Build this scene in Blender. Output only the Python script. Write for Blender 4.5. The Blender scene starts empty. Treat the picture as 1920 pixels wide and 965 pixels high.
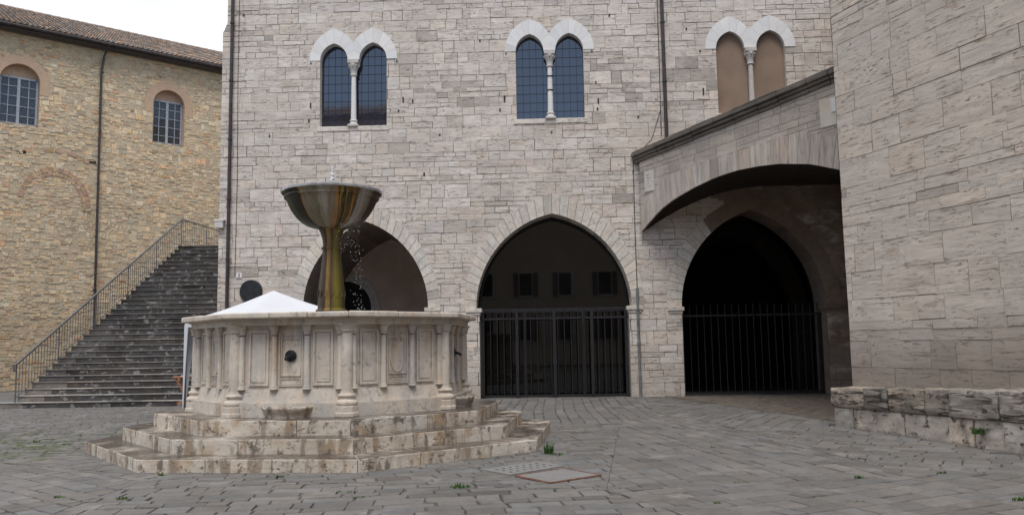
import bpy, math, random
from mathutils import Vector, Matrix, noise
R = math.radians
random.seed(7)
scene = bpy.context.scene
COL = scene.collection

# ------------------------------------------------------------------ camera
cam_d = bpy.data.cameras.new("camera"); cam = bpy.data.objects.new("camera", cam_d); COL.objects.link(cam)
PIT, ROL = .106, .0165
r0 = Vector((1,0,0)); u0 = Vector((0,-math.sin(PIT),math.cos(PIT))); fw = Vector((0,math.cos(PIT),math.sin(PIT)))
rr = math.cos(ROL)*r0 - math.sin(ROL)*u0; uu = math.sin(ROL)*r0 + math.cos(ROL)*u0
M = Matrix((( rr.x, uu.x, -fw.x, 0),(rr.y, uu.y, -fw.y, 0),(rr.z, uu.z, -fw.z, 1.6),(0,0,0,1)))
cam.matrix_world = M
cam_d.sensor_width = 36; cam_d.lens = 36*1550/1920; cam_d.clip_end = 2000; cam_d.clip_start = .1
scene.camera = cam

# ------------------------------------------------------------------ world + sun
SUN_EL, SUN_AZ = R(62), R(182)      # azimuth measured clockwise from +Y: behind the camera
w = bpy.data.worlds.new("World"); scene.world = w; w.use_nodes = True
nt = w.node_tree; N = nt.nodes; L = nt.links
bg = N['Background']; bg.inputs['Strength'].default_value = .1
sky = N.new('ShaderNodeTexSky'); sky.sky_type = 'NISHITA'; sky.sun_disc = False
sky.sun_elevation = SUN_EL; sky.sun_rotation = SUN_AZ
tc = N.new('ShaderNodeTexCoord'); sp = N.new('ShaderNodeSeparateXYZ'); L.new(tc.outputs['Generated'], sp.inputs[0])
nz = N.new('ShaderNodeTexNoise'); nz.inputs['Scale'].default_value = 2.2; nz.inputs['Detail'].default_value = 6
L.new(tc.outputs['Generated'], nz.inputs['Vector'])
m1 = N.new('ShaderNodeMath'); m1.operation = 'MULTIPLY_ADD'; m1.inputs[1].default_value = .55; L.new(sp.outputs['Y'], m1.inputs[0]); L.new(nz.outputs['Fac'], m1.inputs[2])
m2 = N.new('ShaderNodeMath'); m2.operation = 'MULTIPLY_ADD'; m2.inputs[1].default_value = .45; L.new(sp.outputs['Z'], m2.inputs[0]); L.new(m1.outputs[0], m2.inputs[2])
mr = N.new('ShaderNodeMapRange'); mr.interpolation_type = 'SMOOTHSTEP'
mr.inputs['From Min'].default_value = .34; mr.inputs['From Max'].default_value = .62; L.new(m2.outputs[0], mr.inputs['Value'])
n3 = N.new('ShaderNodeTexNoise'); n3.inputs['Scale'].default_value = 3.1; n3.inputs['Detail'].default_value = 5
L.new(tc.outputs['Generated'], n3.inputs['Vector'])
cr = N.new('ShaderNodeValToRGB'); cr.color_ramp.elements[0].color = (5.3,5.45,5.9,1); cr.color_ramp.elements[1].color = (6.7,6.75,7.0,1)
cr.color_ramp.elements[0].position = .35; cr.color_ramp.elements[1].position = .6
L.new(n3.outputs['Fac'], cr.inputs['Fac'])
mx = N.new('ShaderNodeMix'); mx.data_type = 'RGBA'
L.new(mr.outputs[0], mx.inputs['Factor']); L.new(sky.outputs[0], mx.inputs['A']); L.new(cr.outputs[0], mx.inputs['B'])
L.new(mx.outputs['Result'], bg.inputs['Color'])
sd = bpy.data.lights.new("sun", 'SUN'); sun = bpy.data.objects.new("sun", sd); COL.objects.link(sun)
sd.energy = 1.5; sd.angle = R(28); sd.color = (1,.965,.92)
sdir = Vector((math.sin(SUN_AZ)*math.cos(SUN_EL), math.cos(SUN_AZ)*math.cos(SUN_EL), math.sin(SUN_EL)))
sun.rotation_euler = sdir.to_track_quat('Z','Y').to_euler(); sun.location = (0,0,60)
scene.view_settings.view_transform = 'Standard'; scene.view_settings.look = 'None'
scene.view_settings.exposure = .70; scene.view_settings.gamma = 1
scene.render.resolution_x = 1024; scene.render.resolution_y = 514

# ------------------------------------------------------------------ helpers
class MB:
    def __init__(s): s.v=[]; s.f=[]; s.c=[]; s.m=[]; s.sm=[]
    def face(s, pts, col=(1,1,1,.5), mi=0, smooth=False):
        n=len(s.v); s.v += [tuple(p) for p in pts]; s.f.append(tuple(range(n,n+len(pts)))); s.c.append(col); s.m.append(mi); s.sm.append(smooth)
    def mesh(s, vs, fs, col=(1,1,1,.5), mi=0, smooth=False):
        n=len(s.v); s.v += [tuple(p) for p in vs]
        for f in fs: s.f.append(tuple(n+i for i in f)); s.c.append(col); s.m.append(mi); s.sm.append(smooth)
    def box(s, x0,x1,y0,y1,z0,z1, col=(1,1,1,.5), mi=0, M=None, jit=0):
        vs=[Vector((x,y,z)) for z in (z0,z1) for y in (y0,y1) for x in (x0,x1)]
        if jit: vs=[v+Vector([random.uniform(-jit,jit) for _ in range(3)]) for v in vs]
        if M: vs=[M@v for v in vs]
        s.mesh(vs,[(0,2,3,1),(4,5,7,6),(0,1,5,4),(2,6,7,3),(0,4,6,2),(1,3,7,5)],col,mi)
    def prism(s, pts, d0, d1, col=(1,1,1,.5), mi=0, back=False):   # pts (x,z) CCW seen from -y ; front at y=d0, back at y=d1
        n=len(pts); vs=[(x,d0,z) for x,z in pts]+[(x,d1,z) for x,z in pts]
        fs=[tuple(range(n))]+[(i,i+n,(i+1)%n+n,(i+1)%n) for i in range(n)]
        if back: fs.append(tuple(range(2*n-1,n-1,-1)))
        s.mesh(vs,fs,col,mi)
    def vprism(s, pts, z0, z1, col=(1,1,1,.5), mi=0):               # pts (x,y) CCW from above
        n=len(pts); vs=[(x,y,z0) for x,y in pts]+[(x,y,z1) for x,y in pts]
        fs=[tuple(range(n,2*n)),tuple(range(n-1,-1,-1))]+[(i,(i+1)%n,(i+1)%n+n,i+n) for i in range(n)]
        s.mesh(vs,fs,col,mi)
    def lathe(s, prof, cx=0, cy=0, seg=20, a0=0, a1=2*math.pi, col=(1,1,1,.5), mi=0, fl=0, nf=12):
        # break the profile where it turns sharply, so mouldings keep crisp edges
        parts=[[prof[0]]]
        for i in range(1,len(prof)):
            parts[-1].append(prof[i])
            if i<len(prof)-1:
                u=Vector((prof[i][0]-prof[i-1][0],prof[i][1]-prof[i-1][1])); v=Vector((prof[i+1][0]-prof[i][0],prof[i+1][1]-prof[i][1]))
                if u.length>1e-7 and v.length>1e-7 and u.angle(v)>R(38): parts.append([prof[i]])
        if len(parts)>1:
            for p in parts: s.lathe(p,cx,cy,seg,a0,a1,col,mi,fl,nf)
            return
        full=abs(a1-a0-2*math.pi)<1e-6; k=seg if full else seg+1; vs=[]
        for (r,z) in prof:
            for i in range(k):
                a=a0+(a1-a0)*i/seg; q=r*(1+fl*abs(math.sin(a*nf/2))) ; vs.append((cx+q*math.cos(a),cy+q*math.sin(a),z))
        fs=[]
        for j in range(len(prof)-1):
            for i in range(seg):
                i2=(i+1)%k; fs.append((j*k+i,j*k+i2,(j+1)*k+i2,(j+1)*k+i))
        s.mesh(vs,fs,col,mi,True)
    def tube(s, a, b, r, seg=8, col=(1,1,1,.5), mi=0, r2=None, caps=True):
        a=Vector(a); b=Vector(b); r2=r if r2 is None else r2; q=(b-a).to_track_quat('Z','Y'); vs=[]
        for p,rad in ((a,r),(b,r2)):
            for i in range(seg):
                t=2*math.pi*i/seg; vs.append(p+q@Vector((rad*math.cos(t),rad*math.sin(t),0)))
        fs=[(i,(i+1)%seg,(i+1)%seg+seg,i+seg) for i in range(seg)]
        s.mesh(vs,fs,col,mi,True)
        if caps: s.mesh(vs,[tuple(range(seg-1,-1,-1)),tuple(range(seg,2*seg))],col,mi)
    def build(s, name, mat, parent=None, world=False):
        me=bpy.data.meshes.new(name)
        vs=s.v
        if world and parent is not None:
            inv=parent.matrix_basis.inverted(); vs=[tuple(inv@Vector(v)) for v in vs]
        me.from_pydata(vs,[],s.f)
        for m in (mat if isinstance(mat,(list,tuple)) else [mat]): me.materials.append(m)
        me.polygons.foreach_set('material_index', s.m)
        me.polygons.foreach_set('use_smooth', s.sm)
        ca=me.color_attributes.new('col','FLOAT_COLOR','CORNER'); arr=[]
        for f,c in zip(s.f,s.c): arr += list(c)*len(f)
        ca.data.foreach_set('color',arr)
        me.update()
        o=bpy.data.objects.new(name,me); COL.objects.link(o)
        if parent is not None: o.parent=parent
        return o
def weld(o, d=1e-4):
    import bmesh
    b=bmesh.new(); b.from_mesh(o.data); bmesh.ops.remove_doubles(b,verts=b.verts,dist=d); b.to_mesh(o.data); b.free(); return o
def bevel(o, wd, seg=2):
    m=o.modifiers.new('bevel','BEVEL'); m.width=wd; m.segments=seg; m.limit_method='ANGLE'; m.angle_limit=R(35); return o
def tag(o, label=None, cat=None, group=None, kind=None):
    if label: o['label']=label
    if cat: o['category']=cat
    if group: o['group']=group
    if kind: o['kind']=kind
    return o
def empty(name, loc, rz=0):
    o=bpy.data.objects.new(name,None); COL.objects.link(o); o.location=loc; o.rotation_euler=(0,0,rz); o.empty_display_size=.3
    o.matrix_basis = Matrix.Translation(loc) @ Matrix.Rotation(rz,4,'Z')
    return o

# ---- 2D convex clipping
def clip(poly, a, b, left=True):
    nx,ny=-(b[1]-a[1]),(b[0]-a[0]); sg=1 if left else -1; out=[]
    def d(p): return sg*((p[0]-a[0])*nx+(p[1]-a[1])*ny)
    for i in range(len(poly)):
        p,q=poly[i],poly[(i+1)%len(poly)]; dp,dq=d(p),d(q)
        if dp>=0: out.append(p)
        if (dp>0 and dq<0) or (dp<0 and dq>0):
            t=dp/(dp-dq); out.append((p[0]+(q[0]-p[0])*t,p[1]+(q[1]-p[1])*t))
    return out
def area(p): return .5*sum(p[i][0]*p[(i+1)%len(p)][1]-p[(i+1)%len(p)][0]*p[i][1] for i in range(len(p))) if len(p)>2 else 0
def bb(p): xs=[q[0] for q in p]; ys=[q[1] for q in p]; return min(xs),max(xs),min(ys),max(ys)
def subtract(polys, conv, cb):
    res=[]
    for p in polys:
        x0,x1,y0,y1=bb(p)
        if x1<=cb[0] or x0>=cb[1] or y1<=cb[2] or y0>=cb[3]: res.append(p); continue
        rest=p
        for i in range(len(conv)):
            a,b=conv[i],conv[(i+1)%len(conv)]
            o=clip(rest,a,b,False)
            if abs(area(o))>2e-4: res.append(o)
            rest=clip(rest,a,b,True)
            if abs(area(rest))<1e-5: break
    return res
def intersect(p, conv):
    for i in range(len(conv)):
        p=clip(p,conv[i],conv[(i+1)%len(conv)],True)
        if len(p)<3: return []
    return p
def parch(cx, wd, z0, h, zb=None, n=12):   # pointed arch outline CCW (x,z), convex
    c=(h*h-wd*wd)/(2*wd); rad=wd+c; am=math.atan2(h,c) if c>0 else math.pi-math.atan2(h,-c)
    if abs(c)<1e-6: am=math.pi/2
    right=[(cx-c+rad*math.cos(am*i/n), z0+rad*math.sin(am*i/n)) for i in range(n+1)]
    left=[(2*cx-x,z) for x,z in right[::-1]][1:]
    pts=right+left
    if zb is not None: pts=[(cx-wd,zb),(cx+wd,zb)]+pts
    return pts
def rect(x0,x1,z0,z1): return [(x0,z0),(x1,z0),(x1,z1),(x0,z1)]

def layout(x0,x1,z0,z1,bh,bw,split=(.45,.45,.1),jz=.25,slope=0):
    """irregular ashlar: returns list of rects (as 4 points)"""
    out=[]; z=z0
    while z<z1:
        H=bh*random.uniform(1-jz,1+jz)
        x=x0-random.uniform(0,bw)
        while x<x1:
            Lc=random.uniform(2.2,6)*bw; xe=min(x+Lc,x1+.01) if x+Lc<x1 else x1+random.uniform(0,.01)
            k=random.choices((1,2,3),split)[0]
            zs=[0,1] if k==1 else ([0,random.uniform(.4,.62),1] if k==2 else [0,.32,.66,1])
            for j in range(len(zs)-1):
                hh=(zs[j+1]-zs[j])*H; u=x
                while u<xe-1e-6:
                    wv=bw*random.uniform(.55,1.5)*(1 if k==1 else .9)
                    if xe-(u+wv)<.35*bw: wv=xe-u
                    out.append((u,u+wv,z+zs[j]*H,z+zs[j+1]*H)); u+=wv
            x=xe
        z+=H
    return out
def masonry(mb, cells, gap, off, colf, region, subs=(), jit=.006, depth=.035, joff=.006):
    sb=[(c,bb(c)) for c in subs]
    for (a,b,c,d) in cells:
        g=gap/2*random.choice((.35,.8,1,1.3,1.9))
        if b-a<3*g or d-c<3*g: continue
        p=[(a+g,c+g),(b-g,c+g),(b-g,d-g),(a+g,d-g)]
        p=[(x+random.uniform(-jit,jit),z+random.uniform(-jit,jit)) for x,z in p]
        q=intersect(p,region)
        if len(q)<3 or area(q)<3e-4: continue
        ps=[q]
        for s_,s_b in sb: ps=subtract(ps,s_,s_b)
        col=colf((a+b)/2,(c+d)/2); o=off+random.uniform(-joff,joff)
        for k in ps:
            if area(k)>3e-4: mb.prism(k,-o,depth,col)
def ring(mb, inner, outer, off, depth, colf, gap=.008, clipx=None, n0=0):
    """voussoirs between two matching open polylines"""
    for i in range(len(inner)-1):
        q=[inner[i],inner[i+1],outer[i+1],outer[i]]
        # shrink along the arc
        def lerp(p,r,t): return (p[0]+(r[0]-p[0])*t,p[1]+(r[1]-p[1])*t)
        li=max(1e-6,math.dist(inner[i],inner[i+1])); t=min(.2,gap/2/li)
        q=[lerp(inner[i],inner[i+1],t),lerp(inner[i+1],inner[i],t),lerp(outer[i+1],outer[i],t*.8),lerp(outer[i],outer[i+1],t*.8)]
        if area(q)<0: q=q[::-1]
        if clipx is not None:
            q=clip(q,*clipx)
            if len(q)<3: continue
        mb.prism(q,-off-random.uniform(-.003,.003),depth,colf(i,0))
def archline(cx,wd,z0,h,n):   # open polyline right->left
    return parch(cx,wd,z0,h,None,n)

def stone_col(v=.09, warm=.05, dark=.08):
    def f(x,z):
        k=1+random.gauss(0,v)
        if random.random()<dark: k*=random.uniform(.62,.82)
        k=max(.5,min(1.22,k)); t=random.gauss(0,warm)
        return (k*(1+t),k,k*(1-t),random.random())
    return f

# ------------------------------------------------------------------ materials
def mat(name, base, attr=False, vein=.25, vscale=(1.3,1.3,8), pits=.5, pscale=(9,9,30), stain=None, stain_amt=.4, stain_scale=(.5,.5,.35),
        rough=.85, bump=.35, grain=60, wet=None, spec=.3, dist=.012, pitcol=(.13,.1,.08), streak=None, low=None, plo=.555, phi=.63, dash=None):
    m=bpy.data.materials.new(name); m.use_nodes=True; nt=m.node_tree; N=nt.nodes; L=nt.links
    P=N['Principled BSDF']; P.inputs['Roughness'].default_value=rough; P.inputs['Specular IOR Level'].default_value=spec
    tc=N.new('ShaderNodeTexCoord'); vec=tc.outputs['Object']; raw=vec
    def math_(op,a,b=None,c=None):
        n=N.new('ShaderNodeMath'); n.operation=op
        for i,x in enumerate((a,b,c)):
            if x is None: continue
            if isinstance(x,(int,float)): n.inputs[i].default_value=x
            else: L.new(x,n.inputs[i])
        return n.outputs[0]
    def noise_(v,sc,scale=1,detail=6,rough=.6,dist=0):
        mp=N.new('ShaderNodeMapping'); mp.inputs['Scale'].default_value=sc; L.new(v,mp.inputs['Vector'])
        n=N.new('ShaderNodeTexNoise'); n.inputs['Scale'].default_value=scale; n.inputs['Detail'].default_value=detail; n.inputs['Roughness'].default_value=rough
        n.inputs['Distortion'].default_value=dist; L.new(mp.outputs[0],n.inputs['Vector']); return n.outputs['Fac']
    def ramp(v,a,b,lo=0,hi=1):
        n=N.new('ShaderNodeMapRange'); n.inputs['From Min'].default_value=a; n.inputs['From Max'].default_value=b
        n.inputs['To Min'].default_value=lo; n.inputs['To Max'].default_value=hi; L.new(v,n.inputs['Value']); return n.outputs[0]
    def mixc(f,a,b,mode='MIX'):
        n=N.new('ShaderNodeMix'); n.data_type='RGBA'; n.blend_type=mode
        for k,x in (('Factor',f),('A',a),('B',b)):
            if isinstance(x,(int,float)): n.inputs[k].default_value=x
            elif isinstance(x,tuple): n.inputs[k].default_value=(*x,1) if len(x)==3 else x
            else: L.new(x,n.inputs[k])
        return n.outputs['Result']
    at=None
    if attr:
        at=N.new('ShaderNodeAttribute'); at.attribute_name='col'
        cx=N.new('ShaderNodeCombineXYZ')
        L.new(math_('MULTIPLY',at.outputs['Alpha'],37.),cx.inputs[0]); L.new(math_('MULTIPLY',at.outputs['Alpha'],91.),cx.inputs[2]); L.new(math_('MULTIPLY',at.outputs['Alpha'],13.),cx.inputs[1])
        ad=N.new('ShaderNodeVectorMath'); ad.operation='ADD'; L.new(vec,ad.inputs[0]); L.new(cx.outputs[0],ad.inputs[1]); vec=ad.outputs[0]
    ve=noise_(vec,vscale,1,8,.65,.4); big=noise_(raw,stain_scale,1,6,.6,.3); fine=noise_(vec,(grain,)*3,1,3,.7)
    pt=noise_(vec,pscale,1,5,.7,.3); pmask=noise_(vec,(2.2,2.2,4),1,3,.6)
    tone=math_('ADD',ramp(ve,.3,.72,1-vein,1+vein*.6),ramp(fine,.3,.7,-.07,.07))
    c=mixc(1.,base,tone,'MULTIPLY') if False else None
    col=N.new('ShaderNodeVectorMath'); col.operation='SCALE'; col.inputs[0].default_value=base; L.new(tone,col.inputs['Scale']); c=col.outputs[0]
    if attr: c=mixc(1.,c,at.outputs['Color'],'MULTIPLY')
    if stain is not None:
        c=mixc(ramp(big,.42,.7,0,stain_amt),c,stain)
    if streak is not None:
        for (scol,amt,lo,hi,ssc) in streak:
            sn=noise_(raw,ssc,1,5,.6,.2); c=mixc(ramp(sn,lo,hi,0,amt),c,scol)
    if low is not None:      # dirt splash band near the ground (z below low[0])
        sz=N.new('ShaderNodeSeparateXYZ'); L.new(raw,sz.inputs[0])
        f=ramp(math_('ADD',sz.outputs['Z'],math_('MULTIPLY',big,-.8)),low[0],low[0]-1.1,0,low[2]); c=mixc(f,c,low[1])
    if pits>0:
        pm=math_('MULTIPLY',ramp(pt,plo,phi,0,1),ramp(pmask,.44,.62,.08,1)); pm=math_('MINIMUM',math_('MULTIPLY',pm,1.),1)
        c=mixc(math_('MULTIPLY',pm,pits),c,pitcol)
    if dash is not None:
        dn=noise_(vec,dash[0],1,5,.62,.5); dm=ramp(dn,dash[1],dash[2],0,1); c=mixc(math_('MULTIPLY',dm,dash[3]),c,pitcol)
    L.new(c,P.inputs['Base Color'])
    h=math_('ADD',math_('MULTIPLY',ve,.8),math_('MULTIPLY',fine,.12))
    if pits>0: h=math_('SUBTRACT',h,math_('MULTIPLY',pm,.9))
    if dash is not None: h=math_('SUBTRACT',h,math_('MULTIPLY',dm,.7))
    b=N.new('ShaderNodeBump'); b.inputs['Strength'].default_value=bump; b.inputs['Distance'].default_value=dist*2; L.new(h,b.inputs['Height']); L.new(b.outputs[0],P.inputs['Normal'])
    if wet is not None:
        wm=ramp(noise_(raw,(1.3,1.3,1.3),1,4,.6),.34,.52,.25,1)
        ge=N.new('ShaderNodeNewGeometry'); s2=N.new('ShaderNodeSeparateXYZ'); L.new(ge.outputs['True Normal'],s2.inputs[0])
        wm=math_('MULTIPLY',wm,ramp(s2.outputs['Z'],.6,.95,0,1))
        c2=mixc(wm,c,wet); L.new(c2,P.inputs['Base Color']); L.new(math_('SUBTRACT',rough,math_('MULTIPLY',wm,.62)),P.inputs['Roughness'])
    return m
def plain(name, base, rough=.6, metal=0, spec=.5, ns=8, amt=.25, bump=.1, ior=None, sc=(1,1,1)):
    m=bpy.data.materials.new(name); m.use_nodes=True; nt=m.node_tree; N=nt.nodes; L=nt.links; P=N['Principled BSDF']
    P.inputs['Roughness'].default_value=rough; P.inputs['Metallic'].default_value=metal; P.inputs['Specular IOR Level'].default_value=spec
    if ior: P.inputs['IOR'].default_value=ior
    tc=N.new('ShaderNodeTexCoord'); mp=N.new('ShaderNodeMapping'); mp.inputs['Scale'].default_value=sc; L.new(tc.outputs['Object'],mp.inputs[0])
    n=N.new('ShaderNodeTexNoise'); n.inputs['Scale'].default_value=ns; n.inputs['Detail'].default_value=5; L.new(mp.outputs[0],n.inputs['Vector'])
    r=N.new('ShaderNodeMapRange'); r.inputs['From Min'].default_value=.3; r.inputs['From Max'].default_value=.7; r.inputs['To Min'].default_value=1-amt; r.inputs['To Max'].default_value=1+amt
    L.new(n.outputs['Fac'],r.inputs['Value']); v=N.new('ShaderNodeVectorMath'); v.operation='SCALE'; v.inputs[0].default_value=base; L.new(r.outputs[0],v.inputs['Scale']); L.new(v.outputs[0],P.inputs['Base Color'])
    b=N.new('ShaderNodeBump'); b.inputs['Strength'].default_value=bump; b.inputs['Distance'].default_value=.01; L.new(n.outputs['Fac'],b.inputs['Height']); L.new(b.outputs[0],P.inputs['Normal'])
    return m
TRAV=mat('facade travertine',(.66,.582,.515),True,.26,(1.6,1.6,9),.9,(8,8,26),(.50,.435,.37),.55,bump=.5,low=(1.4,(.34,.29,.25),.4),pitcol=(.17,.125,.095),dash=((2.4,2.4,22),.60,.66,.6),streak=[((.34,.285,.235),.6,.58,.70,(.8,.8,5.5)),((.74,.69,.63),.5,.54,.64,(.7,.7,1.6)),((.40,.35,.30),.4,.55,.68,(3,3,3))])
TRAVR=mat('tower travertine',(.61,.537,.467),True,.24,(1.4,1.4,9),.8,(8,8,28),(.42,.375,.335),.5,bump=.6,low=(1.75,(.25,.21,.18),.85),pitcol=(.16,.12,.09),dash=((2.4,2.4,22),.59,.66,.6),streak=[((.30,.245,.20),.5,.60,.70,(.9,.9,5)),((.33,.22,.14),.6,.64,.72,(1.3,1.3,4))])
MORT=mat('joint mortar',(.21,.175,.15),False,.2,(4,4,4),0,bump=.3)
MORT2=mat('pale joint mortar',(.26,.225,.195),False,.2,(4,4,4),0,bump=.3)
VOUS=mat('arch travertine',(.66,.60,.525),True,.25,(5,5,5),.6,(14,14,14),(.38,.33,.3),.3,bump=.4)
VERT=mat('bridge voussoirs',(.52,.455,.40),True,.38,(9,9,1.1),.4,(30,30,7),(.36,.315,.275),.5,bump=.4,
   streak=[((.46,.30,.2),.4,.62,.75,(2.5,2.5,.7)),((.25,.22,.195),.6,.5,.72,(6,6,.5))])
BRW=mat('bridge ashlar',(.50,.44,.385),True,.28,(1.5,1.5,9),.6,(8,8,30),(.24,.215,.2),.6,bump=.5)
CORN=mat('mossy cornice',(.20,.175,.15),False,.4,(2,2,14),.5,(8,8,30),(.07,.062,.055),.7,bump=.6)
SHADE=mat('shaded soffit stone',(.042,.033,.028),True,.35,(2,2,4),.3,(9,9,9),(.035,.03,.026),.8,bump=.5)  # near-black: shade of the vault and inner arch put into the stone colour
SHADE_BRWN=mat('shaded passage masonry',(.20,.15,.12),True,.3,(2,2,4),.3,(9,9,9),(.14,.11,.09),.6,bump=.5)  # passage shade put into the colour of the right reveal and impost
RUB=mat('golden rubble',(.69,.545,.36),True,.28,(6,6,12),.2,(14,14,20),(.50,.43,.32),.4,bump=.6,grain=45)
RUBM=mat('rubble mortar',(.56,.45,.315),False,.25,(9,9,9),.2,(14,14,14),(.3,.25,.18),.5,bump=.6)
BRICK=mat('pale brick',(.52,.34,.23),True,.2,(9,9,9),.2,(20,20,20),(.44,.33,.23),.5,bump=.4)
PLAST=mat('window plaster ring',(.53,.37,.255),False,.12,(4,4,4),.1,(20,20,20),(.47,.36,.27),.5,bump=.2)
MARB=mat('fountain stone',(.62,.56,.485),False,.2,(3,3,3),.45,(16,16,16),(.50,.41,.32),.6,(1.6,1.6,1.0),bump=.4,
   streak=[((.38,.25,.15),.6,.54,.70,(4,4,.8)),((.44,.42,.40),.7,.50,.62,(3,3,.9)),((.30,.25,.21),.35,.58,.70,(8,8,1.3))],rough=.75)
STEPM=mat('fountain steps',(.62,.56,.485),True,.26,(2.2,2.2,6),.9,(14,14,20),(.40,.33,.26),.6,(1.1,1.1,1.1),bump=.6,wet=(.085,.070,.058),pitcol=(.12,.085,.06),
   streak=[((.24,.18,.13),.8,.52,.60,(4.0,4.0,1.0)),((.42,.29,.17),.6,.52,.64,(2.6,2.6,2.6)),((.12,.10,.085),.8,.57,.64,(7,7,4))])
BENCH=mat('bench travertine',(.48,.42,.355),True,.45,(1.8,1.8,14),.95,(9,9,13),(.20,.175,.15),.8,(1.6,1.6,2.2),bump=.9,dist=.03,pitcol=(.05,.042,.036),dash=((1.6,1.6,13),.55,.62,.85),
   streak=[((.10,.09,.08),.6,.55,.68,(1.6,1.6,1.2))])
BENCL=mat('bench lower travertine',(.56,.51,.45),True,.35,(3,3,5),.97,(6,6,9),(.36,.31,.265),.6,(1.6,1.6,1.6),bump=.8,dist=.03,pitcol=(.045,.036,.03),plo=.57,phi=.61,
   streak=[((.22,.19,.165),.7,.55,.66,(2.6,2.6,1.5))])
WHITE=mat('white marble',(.74,.72,.70),True,.08,(3,3,3),.05,(20,20,20),(.62,.60,.59),.4,bump=.15)
WHITC=mat('carved marble',(.60,.57,.54),False,.2,(6,6,6),.3,(20,20,20),(.42,.38,.33),.5,bump=.3)
PAVE=mat('grey paving stone',(.155,.147,.139),True,.22,(3,3,3),.25,(16,16,16),(.125,.12,.113),.6,(.45,.45,.45),bump=.5,spec=.35,rough=.72,grain=50,streak=[((.27,.26,.25),.5,.58,.70,(1.2,1.2,1.2)),((.10,.095,.085),.6,.55,.66,(2.6,2.6,2.6))])
GRND=mat('sandy joints',(.07,.064,.054),False,.5,(6,6,6),.3,(20,20,20),(.20,.195,.175),.75,(.6,.6,.6),bump=.6)
BRPV=mat('brick paving',(.17,.14,.115),True,.2,(6,6,6),.1,(20,20,20),(.12,.1,.085),.5,bump=.4)
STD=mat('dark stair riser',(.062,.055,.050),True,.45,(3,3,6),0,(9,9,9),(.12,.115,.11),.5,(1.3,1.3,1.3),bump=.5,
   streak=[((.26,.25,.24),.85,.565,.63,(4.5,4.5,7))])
STT=mat('worn stair tread',(.31,.285,.26),True,.3,(3,3,6),.3,(12,12,12),(.14,.135,.13),.6,bump=.4)
TILE=mat('old roof tiles',(.34,.26,.21),True,.35,(9,9,9),.3,(20,20,20),(.15,.13,.115),.6,(1.2,1.2,1.2),bump=.5)
IRON=plain('dark iron',(.022,.021,.023),.5,.3,.5,12,.3,.2)
IRONG=plain('grey railing paint',(.15,.15,.155),.5,.4,.5,12,.25,.15)
PIPE=plain('dark copper pipe',(.055,.045,.045),.5,.3,.5,6,.35,.15)
PIPEG=plain('grey conduit',(.17,.175,.18),.5,.2,.5,6,.3,.1)
CLOTH=plain('white canvas',(.62,.63,.66),.8,0,.2,2,.03,.15)
WOOD=plain('orange wood',(.34,.13,.055),.5,0,.4,9,.3,.2,sc=(1,1,6))
GLASSB=plain('leaded glass',(.008,.012,.028),.04,0,.5,3,.3,.08,ior=2.0)
GLASSD=plain('dark shop glass',(.004,.004,.004),.02,0,.5,.7,.3,.03,ior=1.5)
GLASSC=plain('church glass',(.03,.035,.042),.12,0,.6,9,.5,.3,ior=1.6)
FRAMEG=plain('weathered window paint',(.33,.36,.40),.6,0,.4,14,.25,.1)
LEAD=plain('lead strips',(.015,.017,.025),.6,.3,.4,9,.2,.1)
BROWNP=plain('brown plaster infill',(.265,.19,.14),.9,0,.2,1.5,.14,.2)
LOGG=mat('loggia plaster',(.66,.54,.46),False,.25,(1.2,1.2,1.2),.2,(9,9,9),(.38,.30,.25),.6,bump=.3)
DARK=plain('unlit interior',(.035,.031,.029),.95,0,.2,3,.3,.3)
BRONZ=plain('dark bronze disc',(.03,.032,.034),.45,.4,.5,9,.3,.1)
HOUSE=mat('pale render',(.55,.47,.38),False,.12,(1,1,1),0,bump=.1)
GRASS=plain('grass blades',(.055,.11,.025),.7,0,.3,20,.5,.1)
MOSS=plain('joint moss',(.09,.115,.045),.95,0,.2,20,.5,.5)
RUST=plain('rusty frame',(.15,.075,.055),.8,.2,.3,20,.4,.3)
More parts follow.
